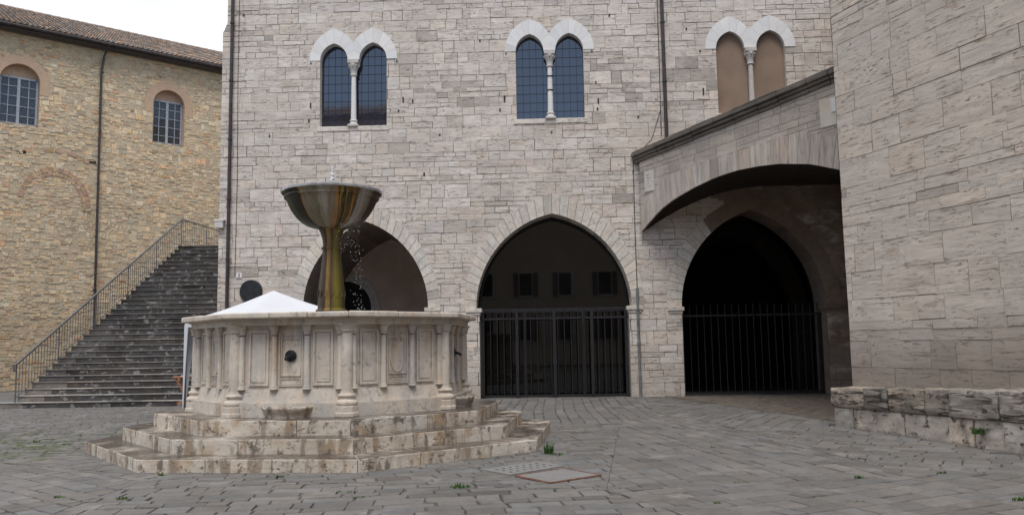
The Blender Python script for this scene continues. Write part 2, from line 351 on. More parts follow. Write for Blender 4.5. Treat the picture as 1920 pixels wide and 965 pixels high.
def algae(name,stops,edge,seedv):
    """stains run down the metal; stops = colours met going round the visible half, left (0) to right (1)"""
    m=bpy.data.materials.new(name); m.use_nodes=True; nt=m.node_tree; N=nt.nodes; L=nt.links; P=N['Principled BSDF']
    tc=N.new('ShaderNodeTexCoord'); s=N.new('ShaderNodeSeparateXYZ'); L.new(tc.outputs['Object'],s.inputs[0])
    at=N.new('ShaderNodeMath'); at.operation='ARCTAN2'; L.new(s.outputs['Y'],at.inputs[0]); L.new(s.outputs['X'],at.inputs[1])
    cb=N.new('ShaderNodeCombineXYZ'); L.new(at.outputs[0],cb.inputs[0]); L.new(s.outputs['Z'],cb.inputs[2])
    def nz(sx,sz,det=4,ofs=0,dist=.4):
        mp=N.new('ShaderNodeMapping'); mp.inputs['Scale'].default_value=(sx,1,sz); mp.inputs['Location'].default_value=(ofs+seedv,ofs,0); L.new(cb.outputs[0],mp.inputs[0])
        n=N.new('ShaderNodeTexNoise'); n.inputs['Scale'].default_value=1; n.inputs['Detail'].default_value=det; n.inputs['Roughness'].default_value=.65; n.inputs['Distortion'].default_value=dist; L.new(mp.outputs[0],n.inputs['Vector']); return n.outputs['Fac']
    def mr(v,a_,b_,c_=0,d_=1):
        n=N.new('ShaderNodeMapRange'); n.inputs['From Min'].default_value=a_; n.inputs['From Max'].default_value=b_; n.inputs['To Min'].default_value=c_; n.inputs['To Max'].default_value=d_; L.new(v,n.inputs['Value']); return n.outputs[0]
    def add(a_,b_):
        n=N.new('ShaderNodeMath'); n.operation='ADD'; L.new(a_,n.inputs[0]); L.new(b_,n.inputs[1]); return n.outputs[0]
    a=nz(7,.8,6,3.3); g=nz(26,9,5,1.7,1.); c2=nz(13,1.1,5,5.5)
    ang=add(mr(at.outputs[0],-math.pi,0,0,1),mr(a,.25,.75,-.07,.07))
    r1=N.new('ShaderNodeValToRGB'); e=r1.color_ramp.elements; e[0].position=stops[0][0]; e[0].color=(*stops[0][1],1); e[1].position=stops[-1][0]; e[1].color=(*stops[-1][1],1)
    for p,cc in stops[1:-1]: q=e.new(p); q.color=(*cc,1)
    L.new(ang,r1.inputs['Fac'])
    def mix(f,x,y):
        n=N.new('ShaderNodeMix'); n.data_type='RGBA'; L.new(f,n.inputs['Factor']); L.new(x,n.inputs['A']); n.inputs['B'].default_value=(*y,1); return n.outputs['Result']
    col=mix(mr(c2,.57,.66,0,.7),r1.outputs[0],edge)
    col=mix(mr(g,.48,.66,.0,.4),col,(.045,.032,.012))
    gg=nz(17,5,5,8.1,1.5); col=mix(mr(gg,.60,.70,0,.3),col,(.34,.32,.27))
    L.new(col,P.inputs['Base Color']); P.inputs['Specular IOR Level'].default_value=.3
    L.new(mr(g,.3,.7,.30,.6),P.inputs['Roughness'])
    bm=N.new('ShaderNodeBump'); bm.inputs['Strength'].default_value=.6; bm.inputs['Distance'].default_value=.02; L.new(g,bm.inputs['Height']); L.new(bm.outputs[0],P.inputs['Normal'])
    return m
GRN=(.045,.055,.012); BLK=(.010,.010,.006); ORA=(.36,.17,.035); PAL_=(.33,.30,.25); YEL=(.32,.22,.04); BRN=(.07,.042,.018)
ALG=algae('algae stained bronze',[(0,BLK),(.12,(.018,.022,.007)),(.20,GRN),(.25,BLK),(.33,BLK),(.36,ORA),(.39,(.22,.19,.14)),(.45,(.17,.15,.09)),(.50,PAL_),(.56,(.22,.18,.13)),(.60,ORA),(.635,BLK),(.66,YEL),(.685,BLK),(.72,ORA),(.745,(.02,.02,.01)),(.80,PAL_),(.90,BRN),(1,BLK)],(.016,.014,.007),0)
ALG2=algae('algae stained column',[(0,BRN),(.15,(.05,.035,.02)),(.25,(.09,.065,.045)),(.38,(.035,.024,.012)),(.43,ORA),(.50,(.26,.17,.06)),(.55,BRN),(.60,(.14,.10,.03)),(.68,(.20,.17,.025)),(.78,(.16,.13,.02)),(.88,(.06,.05,.01)),(1,BRN)],(.06,.035,.012),4)
def water(name,white=False):
    m=bpy.data.materials.new(name); m.use_nodes=True; P=m.node_tree.nodes['Principled BSDF']
    P.inputs['Base Color'].default_value=(.9,.93,.96,1); P.inputs['Roughness'].default_value=.1 if not white else .35; P.inputs['IOR'].default_value=1.33
    P.inputs['Transmission Weight'].default_value=.9 if not white else .25
    return m
WAT=water('clear water'); WATW=water('foaming water',True)

# ------------------------------------------------------------------ ground
def gz(x,y): return 0.0
g=MB(); g.face([(-300,-200,0),(300,-200,0),(300,500,0),(-300,500,0)])
o=g.build('ground',GRND); tag(o,kind='structure')

# paving: zones (convex polygons) with their own row direction
FDIR=Vector((1,-.035,0)).normalized(); FP0=Vector((0,25.3,0)); FANG=math.atan2(FDIR.y,FDIR.x)
def fac(s,d=0): return (FP0.x+FDIR.x*s+FDIR.y*d, FP0.y+FDIR.y*s-FDIR.x*d)   # d metres in front of the facade
pv=MB()
pcol0=stone_col(.12,.025,.06)
def pave(zone,ang,rh,bw,gap=.017,cf=pcol0,mb=pv,h=.012,bend=None,jit=.026,top=.016):
    ca,sa=math.cos(ang),math.sin(ang)
    loc=[(x*ca+y*sa,-x*sa+y*ca) for x,y in zone]; x0,x1,y0,y1=bb(loc)
    if area(loc)<0: loc=loc[::-1]
    y=y0-random.uniform(0,rh)
    while y<y1:
        hh=rh*random.uniform(.72,1.35); x=x0-random.uniform(0,bw)
        while x<x1:
            wv=bw*random.uniform(.5,1.6); g2=gap/2*random.choice((.4,.8,1,1.2,2.2))
            n=3
            p=[(x+g2+(wv-gap)*i/n,y+g2) for i in range(n+1)]+[(x+wv-g2-(wv-gap)*i/n,y+hh-g2) for i in range(n+1)]
            p=[(u,v+.04*math.sin(u*.7+v*.35)) for u,v in p]
            if bend: p=[(u,v+bend(u)) for u,v in p]
            p=[(u+random.uniform(-jit,jit)*.5,v+random.uniform(-jit,jit)*.5) for u,v in p]
            q=intersect(p,loc)
            if len(q)>2 and area(q)>.004:
                a,b=random.uniform(-.008,.008),random.uniform(-.008,.008); cx=sum(t[0] for t in q)/len(q); cy=sum(t[1] for t in q)/len(q)
                zt=top+random.uniform(-.003,.004); ws=[]; wb=[]; k=len(q)
                for u,v in q:
                    z=zt+(u-cx)*a+(v-cy)*b; X,Y=u*ca-v*sa,u*sa+v*ca
                    uu_=cx+(u-cx)*.965; vv=cy+(v-cy)*.94
                    ws.append((uu_*ca-vv*sa,uu_*sa+vv*ca,z)); wb.append((X,Y,z-.01))
                base=[(p_[0],p_[1],-.01) for p_ in wb]
                mb.mesh(ws+wb+base,[tuple(range(k))]+[(i,i+k,(i+1)%k+k,(i+1)%k) for i in range(k)]+[(i+k,i+2*k,(i+1)%k+2*k,(i+1)%k+k) for i in range(k)],cf(0,0))
            x+=wv
        y+=hh
f1=fac(-30,.35); f2=fac(30,.35)
# front apron zone, left zone, right fan, back strip
pave([(-4.6,3.5),(3.2,3.5),(1.0,9.3),(-4.6,10.6)],R(6),.235,.36,bend=lambda u:.10*math.sin(u*.8))
pave([(-17,3.5),(-4.6,3.5),(-4.6,10.6),(-9.2,13.4),(-17,14)],R(-38),.23,.38,bend=lambda u:.06*math.sin(u*.9))
pave([(-9.2,13.4),(-4.6,10.6),(-4,13.0)],R(-30),.23,.36)
pave([(-17,14),(-9.2,13.4),(-4,13.0),(-4,24.9),(-16,25.4)],R(12),.20,.30,bend=lambda u:.25*math.sin(u*.25))
pave([(-4.6,10.6),(1.0,9.3),(2.1,16.8),(-4,16.8)],R(14),.23,.38)
pave([(1.0,9.3),(4.6,9.9),(4.3,14.6),(3.2,19.5),(2.1,16.8)],R(99),.25,.40)
pave([(1.0,9.3),(3.2,3.5),(9.5,3.5),(8.0,10.0),(4.6,9.9)],R(24),.25,.38,bend=lambda u:.12*math.sin(u*.7))
pave([(4.6,9.9),(8.0,10.0),(6.2,16.6),(4.3,14.6)],R(-32),.26,.40)
pave([(-4,16.8),(2.1,16.8),(3.2,19.5),fac(3.9,.32),fac(-4,.32)],R(88),.25,.5)
pave([(3.2,19.5),(4.3,14.6),(6.2,16.6),(5.6,19.6),(4.8,22.6),fac(3.9,.32)],R(60),.26,.4)
pave([fac(-9.2,.3),fac(-9.2,.005),fac(4.4,.005),fac(4.4,.3)][::-1],FANG,.29,.9)
pave([(-40,14),(-17,14),(-16,25.4),(-15.4,24),(-15.4,40),(-40,40)] if False else [(-30,10),(-16.02,14.02),(-15.2,25.4),(-15.2,38),(-30,30)],R(20),.3,.6)
o=pv.build('paving',PAVE); tag(o,kind='structure')
bp=MB(); bcol=stone_col(.16,.05,.1)
pave([fac(4.45,.3),(4.95,22.5),(5.7,19.7),(6.3,16.75),(7.6,17.5),(12.5,22),fac(12,.01),fac(4.45,.01)],R(35),.085,.20,gap=.012,cf=bcol,mb=bp,top=.012,jit=.006)
o=bp.build('brick_paving',BRPV); tag(o,kind='structure')

# ------------------------------------------------------------------ palazzo
PAL=empty('stone_palazzo',tuple(FP0),FANG)
tag(PAL,'tall pale travertine palazzo with three pointed arches and white twin-arched windows','building')
ARCH=[dict(c=-4.54,w=1.94,z0=2.80,h=2.71,ow=2.31,oh=3.26,lw=1.90),
      dict(c=1.255,w=2.375,z0=2.74,h=2.89,ow=2.75,oh=3.52,lw=2.28),
      dict(c=7.30,w=2.17,z0=2.68,h=2.93,ow=2.62,oh=3.42,lw=2.17)]
WIN=[dict(c=-4.94,zb=8.55,z0=10.70,infill=False),dict(c=1.285,zb=8.63,z0=10.82,infill=False),dict(c=7.56,zb=8.65,z0=10.72,infill=True)]
S0,S1,ZT=-9.16,12.5,16.0
subs_b=[]; subs_f=[]
for a in ARCH:
    subs_b.append(parch(a['c'],a['w'],a['z0'],a['h'],0,10)); subs_b[-1]=[(a['c']-a['w'],a['z0'])]+[(a['c']+a['w'],a['z0'])]+subs_b[-1][3:-1] if False else subs_b[-1]
    subs_f.append(rect(a['c']-a['lw'],a['c']+a['lw'],-1,a['z0']+.001)); subs_f.append(parch(a['c'],a['ow'],a['z0'],a['oh'],None,10))
LW=.44; LH=.55; LO=.625
for wn in WIN:
    c=wn['c']
    for sg in (-1,1):
        subs_b.append(parch(c+sg*LO,LW,wn['z0'],LH,wn['zb'],8)); subs_f.append(parch(c+sg*LO,LW+.335,wn['z0'],1.04,None,8))
    r_=rect(c-LO-LW,c+LO+LW,wn['zb'],wn['z0']); subs_b.append(r_); subs_f.append(r_)
region=[(S0,0),(S1,0),(S1,ZT),(S0,ZT)]
notch=[(S0-1,11.75),(S0+.02,11.75),(S0+.14,12.05),(S0+.14,ZT+1),(S0-1,ZT+1)]
# lighter replaced stones
LIGHT=[(-1.45,-1.05,6.75,7.05),(-1.75,-1.2,6.35,6.65),(-2.0,-1.3,5.9,6.3),(4.45,4.95,1.05,1.5),(-.2,.3,6.0,6.3)]
bc=stone_col(.06,.015,.05)
def fcol(x,z):
    for a,b,c_,d in LIGHT:
        if a<x<b and c_<z<d: return (1.3,1.33,1.38,random.random())
    k=bc(x,z)
    if (x>8.6 or (x>6.2 and z>5.0)) and z<6.7: k=(k[0]*.30,k[1]*.24,k[2]*.20,k[3])   # shade under the bridge put into the stone colour as brown
    if z>12.2: k=(k[0]*.93,k[1]*.93,k[2]*.95,k[3])
    # weathered dark horizontal bands of softer stone, seen right of the middle window
    if 8.9<z<10.6 and 2.4<x<6.4 and random.random()<.35: k=tuple(v*.66 for v in k[:3])+(k[3],)
    if 8.9<z<10.6 and -3.4<x<0 and random.random()<.12: k=tuple(v*.7 for v in k[:3])+(k[3],)
    return k
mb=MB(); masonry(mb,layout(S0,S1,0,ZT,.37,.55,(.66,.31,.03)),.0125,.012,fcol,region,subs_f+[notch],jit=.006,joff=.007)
# small weathered chips fill between outer arch ring and impost: handled by ring
mb.build('stone_facing',TRAV,PAL)
# backing wall with thickness: cells so that openings are cut
bk=MB()
cells=[region]
for s_ in subs_b+[notch]: cells=subtract(cells,s_,bb(s_))
for c_ in cells: bk.prism(c_,-.004,.0,(1,1,1,.5))
bk.build('mortar_bed',MORT,PAL)
# reveals of arches
def reveal(mb,pts,d0,d1,closed=False,col=stone_col(.08,.03,.05)):
    n=len(pts)
    for i in range(n-1 if not closed else n):
        p,q=pts[i],pts[(i+1)%n]; c=col(0,0)
        mb.face([(p[0],d0,p[1]),(p[0],d1,p[1]),(q[0],d1,q[1]),(q[0],d0,q[1])],c)
depths=[4.4,.75,1.15]
REV0=mat('loggia vault plaster',(.26,.21,.175),True,.25,(2,2,2),.2,(9,9,9),(.12,.1,.085),.6,bump=.4)
for i,a in enumerate(ARCH):
    rv=MB(); curve=parch(a['c'],a['w'],a['z0'],a['h'],None,14)
    pts=[(a['c']+a['lw'],0),(a['c']+a['lw'],a['z0'])]+curve+[(a['c']-a['lw'],a['z0']),(a['c']-a['lw'],0)]
    reveal(rv,pts,-.008,depths[i]); rv.build('arch_reveal',REV0 if i==0 else (VOUS if i==1 else SHADE_BRWN),PAL)
    rg=MB(); nn=17 if i else 15
    inn=parch(a['c'],a['w'],a['z0'],a['h'],None,nn); out=parch(a['c'],a['ow'],a['z0'],a['oh'],None,nn)
    ring(rg,inn,out,.018,.03,stone_col(.06,.02,.08) if i<2 else (lambda i_,b_: (.34,.27,.22,random.random()) if i_<23 else stone_col(.06,.02,.08)(0,0)),gap=.014); rg.build('arch_ring',VOUS,PAL)  # right arch: most voussoirs tinted brown to carry the bridge's shade
    for sg in (-1,1):
        im=MB(); x=a['c']+sg*a['lw']; x0,x1=sorted((x+sg*.42,x-sg*.07))
        im.box(x0,x1,-.07,min(depths[i],.7),a['z0']-.12,a['z0']+.0,(1,1,1,.3),jit=.006)
        x0,x1=sorted((x+sg*.38,x-sg*.03)); im.box(x0,x1,-.04,min(depths[i],.68),a['z0']-.2,a['z0']-.118,(.95,.95,.95,.7),jit=.006)
        bevel(im.build('impost',SHADE_BRWN if (i==2 and sg>0) else VOUS,PAL),.012)
# loggia behind arch 1
a=ARCH[0]
lg=MB(); lg.face([(a['c']-3.2,4.4,0),(a['c']+2.2,4.4,0),(a['c']+2.2,4.4,6),(a['c']-3.2,4.4,6)]); lg.build('loggia_wall',LOGG,PAL)
dr=MB(); cx=-6.2
for (ri,ro,yo) in ((.95,1.07,4.28),(1.07,1.25,4.33)):
    inn=[(cx+ri*math.cos(t*math.pi/20),3.05+ri*math.sin(t*math.pi/20)) for t in range(21)]; out=[(cx+ro*math.cos(t*math.pi/20),3.05+ro*math.sin(t*math.pi/20)) for t in range(21)]
    inn=[(cx+ri,0)]+inn+[(cx-ri,0)]; out=[(cx+ro,0)]+out+[(cx-ro,0)]
    for i in range(len(inn)-1):
        q=[inn[i],inn[i+1],out[i+1],out[i]]
        if area(q)<0: q=q[::-1]
        dr.prism(q,yo,4.4)
dr.build('door_surround',WHITC,PAL)
dd=MB(); dd.prism([(cx-.95,0),(cx+.95,0)]+[(cx+.95*math.cos(t*math.pi/16),3.05+.95*math.sin(t*math.pi/16)) for t in range(17)],4.37,4.4); dd.build('door',DARK,PAL)
# glazing of arch 2
a=ARCH[1]; gl=MB(); pts=parch(a['c'],a['w'],a['z0'],a['h'],None,14)
gl.prism([(a['c']-a['lw'],0),(a['c']+a['lw'],0)]+pts,.74,.76)
gl.build('glazing',GLASSD,PAL)
gm=MB()
for i in range(len(pts)-1):
    p,q=pts[i],pts[i+1]; gm.tube((p[0]*.975+a['c']*.025,.72,p[1]-.04),(q[0]*.975+a['c']*.025,.72,q[1]-.04),.035,6)
gm.box(a['c']-a['lw'],a['c']+a['lw'],.66,.735,2.62,2.74)
for s_ in (-.9,.9): gm.box(a['c']+s_-.035,a['c']+s_+.035,.66,.735,0,2.62)
gm.build('glazing_frame',IRON,PAL)
# dark room behind arch 3: walls, vault, floor
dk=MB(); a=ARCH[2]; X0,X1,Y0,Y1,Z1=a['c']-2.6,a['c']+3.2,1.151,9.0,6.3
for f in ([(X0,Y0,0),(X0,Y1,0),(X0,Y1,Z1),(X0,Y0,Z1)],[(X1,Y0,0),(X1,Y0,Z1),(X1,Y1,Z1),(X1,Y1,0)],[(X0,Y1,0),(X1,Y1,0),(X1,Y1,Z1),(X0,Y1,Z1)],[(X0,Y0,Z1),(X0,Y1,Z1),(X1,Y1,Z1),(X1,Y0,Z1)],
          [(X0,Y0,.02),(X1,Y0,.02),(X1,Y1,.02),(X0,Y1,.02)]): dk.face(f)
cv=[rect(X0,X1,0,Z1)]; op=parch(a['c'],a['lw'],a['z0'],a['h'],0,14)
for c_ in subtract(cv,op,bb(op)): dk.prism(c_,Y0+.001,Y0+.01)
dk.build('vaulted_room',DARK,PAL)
r3=MB(); inn=parch(a['c']+.35,2.1,2.4,3.0,None,12); out=parch(a['c']+.35,2.7,2.4,3.8,None,12)
for i in range(len(inn)-1):
    q=[inn[i],inn[i+1],out[i+1],out[i]]; q=q if area(q)>0 else q[::-1]; r3.prism(q,4.4,4.9,(1,1,1,random.random()))
r3.box(a['c']+2.45,a['c']+3.05,4.4,4.9,0,2.4)
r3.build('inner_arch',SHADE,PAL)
# side / body of the palazzo
bd=MB(); bd.box(S0+.02,S1,9.2,9.3,0,ZT); bd.face([(S0,0,0),(S0,0,11.75),(S0,9.3,11.75),(S0,9.3,0)]); bd.face([(S0+.14,0,11.75),(S0+.14,0,ZT),(S0+.14,9.3,ZT),(S0+.14,9.3,11.75)]); bd.face([(S0,0,ZT),(S1,0,ZT),(S1,9.3,ZT),(S0,9.3,ZT)])
bd.build('side_wall',TRAV,PAL)
# twin-arched windows
for wi,wn in enumerate(WIN):
    c=wn['c']; z0=wn['z0']; zb=wn['zb']
    W=empty('twin_window',(0,0,0)); W.parent=PAL; W.matrix_basis=Matrix.Translation((c,0,0))
    fr=MB(); wc=stone_col(.04,.01,0)
    for sg in (-1,1):
        inn=parch(sg*LO,LW,z0,LH,None,4 if wi!=1 else 5); out=parch(sg*LO,LW+.335,z0,1.04,None,4 if wi!=1 else 5)
        # refine each voussoir so the curve stays smooth
        nn=4 if wi!=1 else 5
        for k in range(2*nn):
            ii=parch(sg*LO,LW,z0,LH,None,nn*4)[k*4:k*4+5]; oo=parch(sg*LO,LW+.335,z0,1.04,None,nn*4)[k*4:k*4+5]; cc=wc(0,0)
            for j in range(4):
                q=[ii[j],ii[j+1],oo[j+1],oo[j]]
                if j==0: q[0]=(q[0][0]+(q[1][0]-q[0][0])*.08,q[0][1]+(q[1][1]-q[0][1])*.08); q[3]=(q[3][0]+(q[2][0]-q[3][0])*.05,q[3][1]+(q[2][1]-q[3][1])*.05)
                if area(q)<0: q=q[::-1]
                q=clip(q,(0,0),(0,1),sg<0)
                if len(q)>2 and area(q)>1e-5: fr.prism(q,-.03,.05,cc)
            # soffit of white arch
        pts=parch(sg*LO,LW,z0,LH,None,14)
        reveal(fr,pts,-.03,.26,col=lambda a_,b_:(.9,.9,.9,.5))
    fr.face([(-(LO-LW),-.028,z0-.002),(LO-LW,-.028,z0-.002),(LO-LW,.24,z0-.002),(-(LO-LW),.24,z0-.002)],(.8,.8,.8,.5))
    fr.build('white_arches',WHITE,W)
    e=LO+LW
    jb=MB(); jb.face([(-e,-.004,zb),(-e,.26,zb),(-e,.26,z0),(-e,-.004,z0)]); jb.build('jamb',VOUS,W)
    jb=MB(); jb.face([(e,-.004,zb),(e,-.004,z0),(e,.26,z0),(e,.26,zb)]); jb.build('jamb',VOUS,W)
    sl=MB(); sl.box(-e-.08,e+.08,-.035,.27,zb-.16,zb,jit=.004); bevel(sl.build('sill',VOUS,W),.015)
    # colonnette
    shaft_m = WHITC if wi==2 else WHITE
    co=MB(); co.lathe([(.088,zb+.26),(.075,z0-.52)],0,.06,14); cob=co.build('colonnette',shaft_m,W)
    cp=MB(); cp.lathe([(.078,z0-.52),(.10,z0-.50),(.085,z0-.46),(.10,z0-.33),(.15,z0-.2),(.165,z0-.12)],0,.06,16,fl=.16,nf=8)
    cp.box(-.17,.17,-.11,.23,z0-.12,z0-.003); 
    for k in range(8):
        t=k*math.pi/4; cp.lathe([(0,z0-.13),(.035,z0-.155),(.04,z0-.18),(.03,z0-.22),(0,z0-.24)],.15*math.cos(t),.06+.15*math.sin(t),8)
    cp.build('capital',WHITC,cob)
    cbm=MB(); cbm.lathe([(.15,zb),(.155,zb+.06),(.125,zb+.1),(.10,zb+.13),(.125,zb+.17),(.115,zb+.2),(.09,zb+.235),(.088,zb+.26)],0,.06,16); cbm.box(-.16,.16,-.1,.22,zb-.01,zb+.05); cbm.build('column_base',WHITC,cob)
    if wi==1:
        for zz in (9.1,9.55,10.0)[1:] :
            bm_=MB(); bm_.lathe([(.093,zz-.02),(.1,zz),(.093,zz+.02)],0,.06,14); bm_.build('iron_band',IRON,cob)
    for sg in (-1,1):
        pn=MB(); x0,x1=(-e,-.0) if sg<0 else (.0,e)
        pts=[(sg*LO-LW,zb) if sg>0 else (-e,zb), (sg*LO+LW,zb) if sg>0 else (-.0,zb)]
        shape=[p for p in parch(sg*LO,LW+.02,z0,LH+.02,None,10)]
        if wn['infill']:
            pn.prism([(x0,zb),(x1,zb),(x1,z0),(x0,z0)],.14,.2); pn.prism(shape,.14,.2); pn.build('plaster_infill',BROWNP,W); continue
        # a slight turn of each casement, as old glass has
        a_=.012*(1 if sg<0 else -1)
        pn.prism([(x0,zb),(x1,zb),(x1,z0),(x0,z0)],.24,.25); pn.prism(shape,.24,.25)
        nv=5; lz=zb
        xs=[x0+(x1-x0)*i/nv for i in range(1,nv)]
        for x in xs: pn.box(x-.006,x+.006,.232,.241,zb,z0+.42,mi=1)
        z=zb
        while z<z0+.4: pn.box(x0,x1,.23,.2405,z-.006,z+.006,mi=1); z+=.29
        pn.build('leaded_pane',[GLASSB,LEAD],W)
# downpipes, cables, small fixtures
def pipe(x,z0,z1,r,m,name,y=-.10,cl=1.9):
    p=MB(); p.tube((x,y,z0),(x,y,z1),r,10); z=z0+.6
    while z<z1: p.tube((x,y,z-.025),(x,y,z+.025),r*1.35,10); p.box(x-.015,x+.015,y,0,z-.012,z+.012); z+=cl
    return p.build(name,m,PAL)
pipe(-8.83,.0,ZT,.055,PIPE,'drainpipe'); pipe(4.85,7.2,ZT,.055,PIPE,'drainpipe'); pipe(3.80,.02,3.25,.04,PIPEG,'conduit',-.06,1.0)
def cable(pts,r,name='cable'):
    p=MB()
    for a_,b_ in zip(pts[:-1],pts[1:]): p.tube(a_,b_,r,6)
    return p.build(name,IRON,PAL)
cable([(-8.62,-.03,3.9),(-8.60,-.03,7),(-8.64,-.03,10),(-8.63,-.03,ZT)],.008)
cable([(3.80,-.04,3.2),(3.79,-.035,5.0),(3.80,-.04,7.2)],.011); cable([(4.70,-.035,8.0),(4.72,-.035,12),(4.70,-.035,ZT)],.011)
cable([(3.80,-.03,7.28),(4.4,-.03,7.9),(4.7,-.03,8.8)],.008)
jb=MB(); jb.box(-9.24,-8.98,-.16,0,5.38,5.58); jb.box(-9.27,-8.95,-.17,0,5.58,5.66); bevel(jb.build('junction_box',WHITC,PAL),.02)
pl=MB(); pl.box(-8.58,-8.40,-.035,0,3.82,3.98); plo=bevel(pl.build('number_plate',WHITE,PAL),.006); plo['label']='square white house number plate reading 3'
tcu=bpy.data.curves.new('digit','FONT'); tcu.body='3'; tcu.size=.15; tcu.extrude=.003; tcu.align_x='CENTER'; tcu.align_y='CENTER'
to=bpy.data.objects.new('tmp',tcu); COL.objects.link(to); bpy.context.view_layer.update()
me=bpy.data.meshes.new_from_object(to); bpy.data.objects.remove(to); me.materials.append(IRON)
dg=bpy.data.objects.new('digit',me); COL.objects.link(dg); dg.parent=plo; dg.matrix_basis=Matrix.Translation((-8.49,-.039,3.90))@Matrix.Rotation(R(90),4,'X')
di=MB(); pts=[(-8.1+.355*math.cos(t*math.pi/18),3.40+.355*math.sin(t*math.pi/18)) for t in range(36)]; di.prism(pts,-.07,0); bevel(di.build('round_bronze_disc',BRONZ,PAL),.015)
# iron cramps and sockets in the wall
for (x,z,h) in [(-6.35,8.75,.12),(-6.3,9.25,.22),(-3.35,9.35,.24),(-3.5,9.0,.1),(-3.05,9.3,.14),(-.15,9.3,.26),(-.3,8.95,.12),(2.78,9.15,.24),(2.72,9.75,.08),(2.75,8.9,.1),(6.05,9.35,.3),(6.0,10.66,.07),
                (-6.3,10.62,.07),(-3.55,10.62,.07),(-.08,10.76,.07),(2.62,10.76,.07),(-8.5,12.3,.08),(-2.7,6.95,.14),(-7.6,8.3,.1),(4.0,8.6,.1),(-.9,11.2,.09),(5.6,11.4,.07),(-2.2,8.2,.07),(1.3,8.2,.07),(3.2,11.9,.07)]:
    h_=MB(); w_=.022; h*=.75; h_.box(x-w_,x+w_,-.03,.0,z-h/2,z+h/2,jit=.006); h_.build('iron_cramp',IRON,PAL)

# ------------------------------------------------------------------ iron gates
def gate(x0,x1,top,rails,yy,bars,name,label,posts,spike=0):
    G=empty(name,tuple(FP0),FANG); tag(G,label,'gate')
    for z in rails:
        r_=MB(); r_.box(x0,x1,yy-.025,yy+.025,z-.03,z+.03); r_.build('rail',IRON,G)
    for p in posts:
        r_=MB(); r_.box(p-.045,p+.045,yy-.045,yy+.045,0,top); r_.build('post',IRON,G)
    n=bars
    for i in range(n):
        x=x0+(x1-x0)*(i+.5)/n; b=MB(); b.tube((x,yy,.04),(x,yy,top+spike),.016,6)
        b.build('bar',IRON,G)
    m_=(x0+x1)/2
    if spike: return G
    lk=MB(); lk.box(m_-.06,m_+.06,yy-.06,yy+.06,1.0,1.25); lk.build('lock_case',IRON,G)
    return G
a=ARCH[1]; gate(a['c']-a['lw'],a['c']+a['lw'],2.72,(.07,2.42,2.70),.30,22,'iron_gate','black iron gate of plain bars across the glazed middle arch',(a['c']-2.2,a['c']-1.15,a['c']+.0,a['c']+1.15,a['c']+2.2))
a=ARCH[2]; gate(a['c']-a['lw'],a['c']+a['lw'],2.45,(.07,2.42),.55,20,'iron_gate','black barred iron gate with free bar tops across the unlit right arch',(a['c']-2.1,a['c']+2.1),.32)

# ------------------------------------------------------------------ bridge from the palazzo to the tower
RO_=Vector((3.858,25.165,0)); RD=Vector((.5623,-.8269,0)); RANG=math.atan2(RD.y,RD.x)
BR=empty('stone_stair_bridge',tuple(RO_),RANG); tag(BR,'weathered stone flying stair on a wide flat arch, joining the palazzo to the tower','bridge')
AC=[(.2,4.98),(.36,5.08),(.7,5.33),(1.07,5.55),(1.4,5.69),(1.74,5.80),(2.38,5.97),(3.18,6.12),(3.94,6.18),(4.65,6.16),(5.32,6.10),(6.27,5.91),(7.24,5.55),(8.4,5.0)]
def acz(t):
    for (a_,b_),(c_,d_) in zip(AC[:-1],AC[1:]):
        if a_<=t<=c_: return b_+(d_-b_)*(t-a_)/(c_-a_)
    return AC[-1][1]
def topz(t): return 7.22+.089*t
vs=MB(); t=.2
vc=stone_col(.06,.025,.08)
while t<8.3:
    dt=random.uniform(.24,.42); t2=min(t+dt,8.35); lean=(3.9-t)*-.04; th=.62+.12*math.sin(t*1.3)
    th=min(th,(topz(t)-.15-acz(t))*.75)
    ths=max(.45,th)
    q=[(t+.004,acz(t)),(t2-.004,acz(t2)),(t2-.004+(3.9-t2)*-.05,acz(t2)+ths+.02),(t+.004+(3.9-t)*-.05,acz(t)+ths)]
    if t<.3: q[3]=(.2,q[3][1])
    vs.prism(q,-.012-random.uniform(0,.006),.04,vc(0,0)); t=t2
vs.build('arch_voussoirs',VERT,BR)
# ashlar above
ash=MB(); cells=layout(.2,8.35,4.9,8.2,.27,.55,(.6,.4,0))
polys=[]
regs=[]
ts=[.2+i*.4 for i in range(21)]
for cell in cells:
    a_,b_,c_,d_=cell; p=[(a_+.005,c_+.005),(b_-.005,c_+.005),(b_-.005,d_-.005),(a_+.005,d_-.005)]
    p=[(x,z+.089*(x-4)*.6) for x,z in p]
    p=clip(p,(0,topz(0)),(10,topz(10)),False)
    if len(p)<3: continue
    col=bc(0,0)
    for t0 in ts:
        q=intersect(p,[(t0,0),(t0+.4,0),(t0+.4,9),(t0,9)])
        if len(q)<3: continue
        q=clip(q,(t0,acz(t0)+.4),(t0+.4,acz(t0+.4)+.4),True)
        if len(q)>2 and area(q)>1e-4: ash.prism(q,-.004,.04,col)
ash.build('ashlar_face',BRW,BR)
